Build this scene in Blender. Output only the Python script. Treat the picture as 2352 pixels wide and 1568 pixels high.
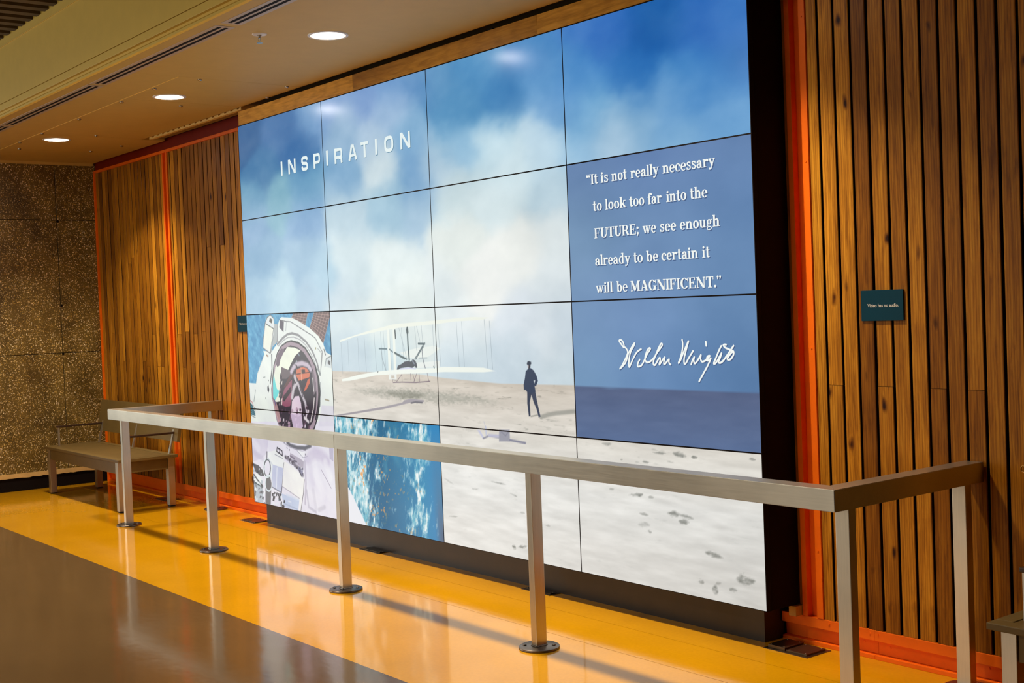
import bpy, bmesh, math, random
import numpy as np
from mathutils import Vector, Matrix

for o in list(bpy.data.objects):
    bpy.data.objects.remove(o, do_unlink=True)
scene = bpy.context.scene
COL = scene.collection
R = math.radians
# ------------------------------------------------------------------ camera
# metres; floor z=0, front plane of the video wall y=0, its left edge x=0
YAW, PITCH, ROLL = -0.9091, -0.0279, -0.0387
fw = Vector((math.sin(YAW)*math.cos(PITCH), math.cos(YAW)*math.cos(PITCH), math.sin(PITCH)))
rt = Vector((math.cos(YAW), -math.sin(YAW), 0.0))
up = rt.cross(fw)
c_, s_ = math.cos(ROLL), math.sin(ROLL)
rt2 = c_*rt + s_*up
up2 = -s_*rt + c_*up
cam = bpy.data.cameras.new('camera')
camo = bpy.data.objects.new('camera', cam)
COL.objects.link(camo)
m = Matrix((rt2, up2, -fw)).transposed().to_4x4()
m.translation = Vector((8.4802, -4.1581, 1.5302))
camo.matrix_world = m
cam.sensor_width = 36.0
cam.lens = 2909.56/2352*36.0
cam.clip_start = 0.05
scene.camera = camo
# ------------------------------------------------------------------ world, exposure
w = bpy.data.worlds.new('world')
scene.world = w
w.use_nodes = True
bg = w.node_tree.nodes['Background']
bg.inputs['Color'].default_value = (1.0, 0.62, 0.30, 1)
bg.inputs['Strength'].default_value = 0.03
scene.view_settings.view_transform = 'Standard'
scene.view_settings.look = 'None'
scene.view_settings.exposure = 0.0
scene.view_settings.gamma = 1.0
scene.view_settings.use_curve_mapping = False
# ------------------------------------------------------------------ lights
def area(name, loc, size, power, col, direction, shape='DISK', size_y=None, spread=180):
    l = bpy.data.lights.new(name, 'AREA')
    l.shape = shape
    l.size = size
    if size_y: l.size_y = size_y
    l.energy = power
    l.color = col
    l.spread = R(spread)
    o = bpy.data.objects.new(name, l)
    COL.objects.link(o)
    o.location = loc
    o.rotation_euler = Vector(direction).to_track_quat('-Z', 'Y').to_euler()
    return o
LAMPS = [(-2.035, -0.63), (0.25, -0.62), (2.425, -0.63), (4.62, -0.63)]
LAMP_COL = (1.0, 0.86, 0.66)
for i, (x, y) in enumerate(LAMPS):
    area('downlight_beam', (x, y, 3.034), 0.17, 33, LAMP_COL, (0, 0, -1), spread=112)
# unseen overhead fill at hall ceiling height, added for the fascia and rail
for x, y in [(-1.5, -4.2), (1.5, -4.2), (4.5, -4.2)]:
    area('hall_overhead_fill', (x, y, 3.50), 0.25, 40, LAMP_COL, (0, 0, -1), spread=170)
# added fill light, out of view left of the concrete wall, for the steel fronts
area('hall_fill_light', (-7.5, -5.2, 1.7), 5.6, 145, (0.97, 1.0, 0.95), (1, 0.12, 0), shape='RECTANGLE', size_y=2.6)

area('hall_fill_light', (1.4, -8.6, 1.75), 5.4, 98, (1.0, 0.93, 0.80), (0, 1, 0), shape='RECTANGLE', size_y=2.2)  # second unseen light, behind the camera, added to brighten the right-hand posts

# ------------------------------------------------------------------ helpers
def link(o, parent=None):
    COL.objects.link(o)
    if parent is not None: o.parent = parent
    return o
def tag(o, label=None, cat=None, group=None, kind=None):
    if label: o['label'] = label
    if cat: o['category'] = cat
    if group: o['group'] = group
    if kind: o['kind'] = kind
    return o
def empty(name, loc=(0, 0, 0), parent=None):
    o = bpy.data.objects.new(name, None)
    o.empty_display_size = 0.1
    link(o, parent)
    o.location = loc
    return o
class MB:
    def __init__(s): s.v = []; s.f = []; s.m = []
    def poly(s, pts, faces, mi=0):
        n = len(s.v)
        s.v += [tuple(p) for p in pts]
        s.f += [tuple(i+n for i in f) for f in faces]
        s.m += [mi]*len(faces)
        return s
    def box(s, x0, x1, y0, y1, z0, z1, mi=0, c=0.0):
        if c <= 0:
            P = [(x0,y0,z0),(x1,y0,z0),(x1,y1,z0),(x0,y1,z0),(x0,y0,z1),(x1,y0,z1),(x1,y1,z1),(x0,y1,z1)]
            return s.poly(P, [(3,2,1,0),(4,5,6,7),(0,1,5,4),(1,2,6,5),(2,3,7,6),(3,0,4,7)], mi)
        bm = bmesh.new()
        bmesh.ops.create_cube(bm, size=1.0)
        bmesh.ops.scale(bm, vec=(x1-x0, y1-y0, z1-z0), verts=bm.verts)
        bmesh.ops.translate(bm, vec=((x0+x1)/2, (y0+y1)/2, (z0+z1)/2), verts=bm.verts)
        bmesh.ops.bevel(bm, geom=list(bm.edges), offset=c, segments=2, affect='EDGES', profile=0.6)
        bm.verts.index_update()
        s.poly([tuple(v.co) for v in bm.verts], [tuple(v.index for v in f.verts) for f in bm.faces], mi)
        bm.free()
        return s
    def cyl(s, a, b, r, n=20, mi=0, r2=None):
        a = Vector(a); b = Vector(b); d = (b-a).normalized()
        u = d.orthogonal().normalized(); v = d.cross(u)
        r2 = r if r2 is None else r2
        P = [a+(u*math.cos(2*math.pi*k/n)+v*math.sin(2*math.pi*k/n))*r for k in range(n)]
        P += [b+(u*math.cos(2*math.pi*k/n)+v*math.sin(2*math.pi*k/n))*r2 for k in range(n)]
        F = [tuple(range(n-1, -1, -1)), tuple(range(n, 2*n))]+[(k, (k+1) % n, n+(k+1) % n, n+k) for k in range(n)]
        return s.poly(P, F, mi)
    def lathe(s, c, prof, n=40, mi=0, axis='z'):
        P = []; F = []
        for (r, h) in prof:
            for k in range(n):
                a = 2*math.pi*k/n
                P.append((c[0]+r*math.cos(a), c[1]+r*math.sin(a), c[2]+h))
        for i in range(len(prof)-1):
            for k in range(n):
                F.append((i*n+k, i*n+(k+1) % n, (i+1)*n+(k+1) % n, (i+1)*n+k))
        return s.poly(P, F, mi)
    def prism_x(s, prof, x0, x1, mi=0):     # prof: (y,z) outline
        n = len(prof)
        P = [(x0, y, z) for y, z in prof]+[(x1, y, z) for y, z in prof]
        F = [tuple(range(n)), tuple(range(2*n-1, n-1, -1))]+[(k, n+k, n+(k+1) % n, (k+1) % n) for k in range(n)]
        return s.poly(P, F, mi)
    def build(s, name, mats, parent=None, smooth=False, loc=None):
        me = bpy.data.meshes.new(name)
        me.from_pydata(s.v, [], s.f)
        if not isinstance(mats, (list, tuple)): mats = [mats]
        for mt in mats: me.materials.append(mt)
        if any(s.m): me.polygons.foreach_set('material_index', s.m)
        bm = bmesh.new(); bm.from_mesh(me); bmesh.ops.recalc_face_normals(bm, faces=bm.faces); bm.to_mesh(me); bm.free()
        if smooth:
            me.polygons.foreach_set('use_smooth', [True]*len(me.polygons))
            try: me.set_sharp_from_angle(angle=R(35))
            except Exception: pass
        me.update()
        o = bpy.data.objects.new(name, me)
        link(o, parent)
        if loc is not None: o.location = loc
        return o
def sl(c):
    c = c/255.0
    return c/12.92 if c <= 0.04045 else ((c+0.055)/1.055)**2.4
def rgb(r, g, b): return (sl(r), sl(g), sl(b), 1)

# ------------------------------------------------------------------ materials
class NT:
    def __init__(s, name):
        s.m = bpy.data.materials.new(name); s.m.use_nodes = True
        s.t = s.m.node_tree; s.n = s.t.nodes; s.l = s.t.links
        s.b = s.n['Principled BSDF']
    def add(s, typ, **kw):
        n = s.n.new(typ)
        for k, v in kw.items():
            if k in n.inputs: n.inputs[k].default_value = v
            else: setattr(n, k, v)
        return n
    def link(s, a, b): s.l.new(a, b)
    def setv(s, **kw):
        for k, v in kw.items(): s.b.inputs[k.replace('_', ' ')].default_value = v
        return s
    def coords(s, scale=(1, 1, 1), rnd=False):
        tc = s.add('ShaderNodeTexCoord'); mp = s.add('ShaderNodeMapping')
        mp.inputs['Scale'].default_value = scale
        s.link(tc.outputs['Object'], mp.inputs['Vector'])
        if rnd:
            oi = s.add('ShaderNodeObjectInfo'); mu = s.add('ShaderNodeVectorMath', operation='SCALE')
            cb = s.add('ShaderNodeCombineXYZ')
            s.link(oi.outputs['Random'], cb.inputs[0]); s.link(oi.outputs['Random'], cb.inputs[1]); s.link(oi.outputs['Random'], cb.inputs[2])
            s.link(cb.outputs[0], mu.inputs[0]); mu.inputs['Scale'].default_value = 37.0
            ad = s.add('ShaderNodeVectorMath', operation='ADD')
            s.link(mp.outputs[0], ad.inputs[0]); s.link(mu.outputs[0], ad.inputs[1])
            return ad.outputs[0]
        return mp.outputs[0]
    def noise(s, vec, scale=5, detail=4, rough=0.5, dist=0):
        n = s.add('ShaderNodeTexNoise'); n.inputs['Scale'].default_value = scale; n.inputs['Detail'].default_value = detail
        n.inputs['Roughness'].default_value = rough; n.inputs['Distortion'].default_value = dist
        s.link(vec, n.inputs['Vector']); return n.outputs['Fac']
    def ramp(s, fac, stops):
        n = s.add('ShaderNodeValToRGB'); e = n.color_ramp.elements
        while len(e) < len(stops): e.new(0.5)
        for k, (p, c) in enumerate(stops): e[k].position = p; e[k].color = c if len(c) == 4 else (*c, 1)
        s.link(fac, n.inputs[0]); return n.outputs[0]
    def mix(s, fac, a, b, mode='MIX'):
        n = s.add('ShaderNodeMix', data_type='RGBA', blend_type=mode)
        for sock, v in ((n.inputs[0], fac), (n.inputs[6], a), (n.inputs[7], b)):
            if hasattr(v, 'links'): s.link(v, sock)
            elif isinstance(v, (int, float)): sock.default_value = v
            else: sock.default_value = v
        return n.outputs[2]
    def bump(s, h, strength=0.2, dist=0.01):
        n = s.add('ShaderNodeBump'); n.inputs['Strength'].default_value = strength; n.inputs['Distance'].default_value = dist
        s.link(h, n.inputs['Height']); s.link(n.outputs[0], s.b.inputs['Normal'])
    def col(s, c): s.link(c, s.b.inputs['Base Color']); return s

def plain(name, c, rough=0.5, metal=0.0, spec=0.5, var=0.08, bump=0.0):
    t = NT(name); t.setv(Roughness=rough, Metallic=metal); t.b.inputs['Specular IOR Level'].default_value = spec
    v = t.coords(); n = t.noise(v, 9, 5, 0.6)
    d = tuple(x*(1-var) for x in c[:3])+(1,); l_ = tuple(min(1, x*(1+var)) for x in c[:3])+(1,)
    t.col(t.ramp(n, [(0.3, d), (0.7, l_)]))
    if bump: t.bump(t.noise(v, 180, 3), bump, 0.002)
    return t.m
def steel(name, c, rough=0.34, stretch=(2, 2, 2), metal=1.0):
    t = NT(name); t.setv(Metallic=metal, Roughness=rough)
    v = t.coords(stretch); n = t.noise(v, 30, 4, 0.6); n2 = t.noise(t.coords((1, 1, 1)), 4, 3)
    a = t.ramp(n, [(0.3, tuple(x*0.9 for x in c[:3])+(1,)), (0.7, c)])
    b = t.ramp(n2, [(0.35, (0.86, 0.86, 0.86, 1)), (0.65, (1, 1, 1, 1))])
    t.col(t.mix(1.0, a, b, 'MULTIPLY'))
    rr = t.add('ShaderNodeMapRange'); rr.inputs['To Min'].default_value = rough-0.06; rr.inputs['To Max'].default_value = rough+0.08
    t.link(n, rr.inputs['Value']); t.link(rr.outputs[0], t.b.inputs['Roughness'])
    t.bump(n, 0.05, 0.001)
    return t.m
def wood(name, dark, mid, light, knots=True, rough=0.42, horizontal=False, fig=0.75):
    t = NT(name); t.setv(Roughness=rough); t.b.inputs['Specular IOR Level'].default_value = 0.14
    sc = (1.0, 1.0, 0.07) if not horizontal else (0.07, 1.0, 1.0)
    v = t.coords(sc, rnd=True)
    grain = t.noise(v, 60, 6, 0.65, 0.6)
    # cathedral figure: bands of a distorted distance field
    wv = t.add('ShaderNodeTexWave', wave_type='BANDS', bands_direction='X')
    wv.inputs['Scale'].default_value = 26; wv.inputs['Distortion'].default_value = 9; wv.inputs['Detail'].default_value = 2
    wv.inputs['Detail Scale'].default_value = 0.6
    t.link(v, wv.inputs['Vector'])
    big = t.noise(v, 5.5, 3, 0.5)
    c1 = t.ramp(grain, [(0.28, dark), (0.5, mid), (0.75, light)])
    c2 = t.ramp(wv.outputs['Fac'], [(0.0, (0.62, 0.56, 0.5, 1)), (0.55, (1, 1, 1, 1))])
    c3 = t.mix(fig, c1, c2, 'MULTIPLY')
    c4 = t.mix(0.85, c3, t.ramp(big, [(0.3, (0.55, 0.47, 0.4, 1)), (0.62, (1.12, 1.1, 1.05, 1))]), 'MULTIPLY')
    # board-to-board tone
    oi = t.add('ShaderNodeObjectInfo')
    tone = t.ramp(oi.outputs['Random'], [(0.0, (0.50, 0.43, 0.34, 1)), (0.35, (0.78, 0.74, 0.66, 1)), (0.7, (1.0, 1.0, 1.0, 1)), (1.0, (1.22, 1.2, 1.1, 1))])
    c5 = t.mix(1.0, c4, tone, 'MULTIPLY')
    if knots:
        vk = t.coords((1.0, 1.0, 0.42), rnd=True)
        vo = t.add('ShaderNodeTexVoronoi'); vo.inputs['Scale'].default_value = 8.5
        dn = t.add('ShaderNodeVectorMath', operation='ADD')
        nn = t.add('ShaderNodeTexNoise'); nn.inputs['Scale'].default_value = 25; t.link(vk, nn.inputs['Vector'])
        sc2 = t.add('ShaderNodeVectorMath', operation='SCALE'); sc2.inputs['Scale'].default_value = 0.03
        t.link(nn.outputs['Color'], sc2.inputs[0]); t.link(vk, dn.inputs[0]); t.link(sc2.outputs[0], dn.inputs[1])
        t.link(dn.outputs[0], vo.inputs['Vector'])
        k = t.ramp(vo.outputs['Distance'], [(0.045, (0.05, 0.03, 0.02, 1)), (0.07, (0.25, 0.17, 0.10, 1)), (0.15, (1, 1, 1, 1))])
        sp = t.add('ShaderNodeSeparateColor'); t.link(vo.outputs['Color'], sp.inputs[0])
        on = t.ramp(sp.outputs[0], [(0.38, (0, 0, 0, 1)), (0.40, (1, 1, 1, 1))])
        c5 = t.mix(on, c5, t.mix(1.0, c5, k, 'MULTIPLY'))
    t.col(c5)
    t.bump(grain, 0.12, 0.002)
    return t.m

M = {}
M['plank'] = wood('cedar_plank', (0.24, 0.082, 0.005, 1), (0.52, 0.215, 0.014, 1), (0.74, 0.36, 0.032, 1))
M['header_wood'] = wood('header_oak', (0.46, 0.22, 0.03, 1), (0.66, 0.34, 0.05, 1), (0.80, 0.44, 0.08, 1), knots=False, horizontal=True, fig=0.3)
M['bench_wood'] = plain('bench_board', (0.13, 0.082, 0.022, 1), 0.45, 0, 0.4, 0.12, 0.1)
M['bench_inset'] = plain('bench_inset_board', (0.115, 0.070, 0.018, 1), 0.45, 0, 0.4, 0.12, 0.1)
M['steel_h'] = steel('brushed_steel_rail', (0.62, 0.57, 0.47, 1), 0.36, (0.25, 6, 6))
M['steel_v'] = steel('brushed_steel_post', (0.60, 0.53, 0.42, 1), 0.34, (6, 6, 0.25))
M['steel_base'] = steel('dark_steel_flange', (0.22, 0.18, 0.15, 1), 0.32, (2, 2, 2))
M['groove'] = plain('plank_edge_gap_shade', (0.022, 0.006, 0.0015, 1), 0.8, 0, 0.1)  # near-black so the gaps between planks read as shade
M['alu'] = steel('bench_aluminium', (0.58, 0.53, 0.44, 1), 0.4, (5, 5, 0.3), metal=0.95)
M['arm'] = plain('dark_bronze', (0.045, 0.022, 0.012, 1), 0.4, 0.3)
M['orange'] = plain('orange_steel_paint', (0.92, 0.155, 0.003, 1), 0.45, 0, 0.2, 0.06)
M['red'] = plain('red_lead_paint', (0.24, 0.016, 0.002, 1), 0.55, 0, 0.12, 0.10)
M['black'] = plain('matt_black', (0.004, 0.0015, 0.0012, 1), 0.75, 0, 0.15, 0.1)
M['housing'] = plain('housing_black_brown', (0.006, 0.0014, 0.0012, 1), 0.7, 0, 0.1, 0.2)
M['plinth'] = plain('dark_plinth_laminate', (0.022, 0.013, 0.008, 1), 0.42, 0, 0.5, 0.25)
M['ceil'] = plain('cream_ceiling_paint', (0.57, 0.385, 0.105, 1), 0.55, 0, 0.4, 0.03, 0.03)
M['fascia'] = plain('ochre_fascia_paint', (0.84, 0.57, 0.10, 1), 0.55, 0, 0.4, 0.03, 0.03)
M['slot'] = plain('diffuser_frame_paint', (0.50, 0.40, 0.30, 1), 0.4, 0, 0.5, 0.04)
M['yellow_trim'] = plain('yellow_perforated_metal', (0.75, 0.50, 0.12, 1), 0.4, 0, 0.5, 0.06)
M['slat'] = plain('dark_ceiling_slat', (0.10, 0.06, 0.022, 1), 0.6, 0, 0.3, 0.2)
M['ring'] = plain('lamp_ring_white', (0.75, 0.68, 0.6, 1), 0.35)
M['chrome'] = plain('small_chrome', (0.45, 0.40, 0.34, 1), 0.25, 1.0)
M['sign'] = plain('teal_sign_plastic', (0.002, 0.036, 0.062, 1), 0.5, 0, 0.12, 0.06)
M['sign_text'] = plain('sign_lettering', (0.75, 0.68, 0.60, 1), 0.5, 0, 0.3, 0.0)
M['brass'] = plain('brass_ring', (0.45, 0.25, 0.07, 1), 0.35, 1.0)
M['shim'] = plain('pale_pine_block', (0.50, 0.27, 0.07, 1), 0.6, 0, 0.3, 0.2)
M['plate'] = steel('floor_plate_steel', (0.16, 0.11, 0.065, 1), 0.33, (2, 2, 2), metal=0.9)
M['rubber'] = plain('black_rubber', (0.01, 0.009, 0.008, 1), 0.7)

def lamp_mat():
    t = NT('downlight_lens'); t.b.inputs['Base Color'].default_value = (0.9, 0.9, 0.9, 1)
    t.b.inputs['Emission Color'].default_value = (1.0, 0.90, 0.80, 1)
    tc = t.add('ShaderNodeTexCoord'); le = t.add('ShaderNodeVectorMath', operation='LENGTH'); mr = t.add('ShaderNodeMapRange')
    t.link(tc.outputs['Object'], le.inputs[0]); t.link(le.outputs['Value'], mr.inputs['Value'])
    mr.interpolation_type = 'SMOOTHSTEP'
    for k, v in (('From Min', 0.055), ('From Max', 0.094), ('To Min', 62.0), ('To Max', 1.2)): mr.inputs[k].default_value = v
    t.link(mr.outputs[0], t.b.inputs['Emission Strength'])
    return t.m
M['lens'] = lamp_mat()

def floor_mat(name, base, rough):
    t = NT(name); t.b.inputs['Specular IOR Level'].default_value = 0.5
    v = t.coords((1, 1, 1))
    n = t.noise(v, 2.2, 4, 0.5); fine = t.noise(v, 60, 3, 0.5)
    a = t.ramp(n, [(0.3, tuple(x*0.93 for x in base)+(1,)), (0.7, tuple(x*1.05 for x in base)+(1,))])
    t.col(t.mix(0.06, a, t.ramp(fine, [(0.4, (0.2, 0.2, 0.2, 1)), (0.6, (1, 1, 1, 1))]), 'MULTIPLY'))
    rr = t.add('ShaderNodeMapRange'); rr.inputs['To Min'].default_value = rough*0.7; rr.inputs['To Max'].default_value = rough*1.4
    sc = t.noise(t.coords((1, 6, 1)), 3, 5, 0.7)
    t.link(sc, rr.inputs['Value']); t.link(rr.outputs[0], t.b.inputs['Roughness'])
    wv = t.noise(t.coords((1, 1.6, 1)), 3.0, 3, 0.55)
    t.bump(wv, 0.10, 0.01)
    return t.m
M['floor_yellow'] = floor_mat('yellow_resin_floor', (0.62, 0.285, 0.003), 0.09)
M['floor_grey'] = floor_mat('taupe_resin_floor', (0.125, 0.070, 0.028), 0.11)

def concrete_mat():
    t = NT('exposed_aggregate_concrete'); t.setv(Roughness=0.38)
    v = t.coords((1, 1, 1))
    base = t.ramp(t.noise(v, 5, 5, 0.6), [(0.3, (0.10, 0.064, 0.012, 1)), (0.7, (0.20, 0.130, 0.03, 1))])
    def peb(scale, th, pick):
        vo = t.add('ShaderNodeTexVoronoi'); vo.inputs['Scale'].default_value = scale; vo.inputs['Randomness'].default_value = 1.0
        t.link(v, vo.inputs['Vector'])
        mask = t.ramp(vo.outputs['Distance'], [(th, (1, 1, 1, 1)), (th+0.09, (0, 0, 0, 1))])
        sp = t.add('ShaderNodeSeparateColor'); t.link(vo.outputs['Color'], sp.inputs[0])
        sel = t.ramp(sp.outputs[0], [(pick, (0, 0, 0, 1)), (pick+0.02, (1, 1, 1, 1))])
        mk = t.mix(1.0, mask, sel, 'MULTIPLY')
        colr = t.ramp(sp.outputs[1], [(0.0, (0.34, 0.20, 0.03, 1)), (0.35, (0.62, 0.42, 0.10, 1)), (0.7, (0.85, 0.66, 0.34, 1)), (1.0, (1.0, 0.88, 0.66, 1))])
        return mk, colr, vo
    m1, c1, v1 = peb(62, 0.27, 0.52)
    m2, c2, v2 = peb(120, 0.30, 0.5)
    m3, c3, v3 = peb(44, 0.2, 0.93)
    a = t.mix(m2, base, c2); b = t.mix(m1, a, c1)
    c = t.mix(m3, b, (0.012, 0.008, 0.005, 1))
    stain = t.ramp(t.noise(t.coords((1, 1, 0.8)), 3.4, 5, 0.65), [(0.32, (0.42, 0.38, 0.28, 1)), (0.5, (0.85, 0.82, 0.76, 1)), (0.66, (1.1, 1.1, 1.1, 1))])
    t.col(t.mix(1.0, c, stain, 'MULTIPLY'))
    t.bump(m1, 0.5, 0.004)
    return t.m
M['concrete'] = concrete_mat()
M['ledge'] = plain('cream_ledge', (0.62, 0.40, 0.15, 1), 0.6, 0, 0.3, 0.12)

def emis(name, c, strength=1.0):
    t = NT(name); t.b.inputs['Base Color'].default_value = (0.0, 0.0, 0.0, 1)
    t.b.inputs['Emission Color'].default_value = c; t.b.inputs['Emission Strength'].default_value = strength
    t.setv(Roughness=0.2); t.b.inputs['Specular IOR Level'].default_value = 0.22
    return t.m
def screen_mat():
    t = NT('lcd_screen'); t.b.inputs['Base Color'].default_value = (0.004, 0.004, 0.005, 1)
    a = t.add('ShaderNodeAttribute'); a.attribute_name = 'picture'
    t.link(a.outputs['Color'], t.b.inputs['Emission Color']); t.b.inputs['Emission Strength'].default_value = 0.9
    t.setv(Roughness=0.2); t.b.inputs['Specular IOR Level'].default_value = 0.22
    return t.m
M['lcd'] = screen_mat()
M['white_px'] = emis('screen_white', rgb(242, 246, 242))
M['title_px'] = emis('screen_title_white', rgb(228, 240, 240))
M['shade_px'] = emis('screen_letter_shade', rgb(70, 92, 132))
M['shade_title_px'] = emis('screen_title_shade', rgb(92, 134, 160))

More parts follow.
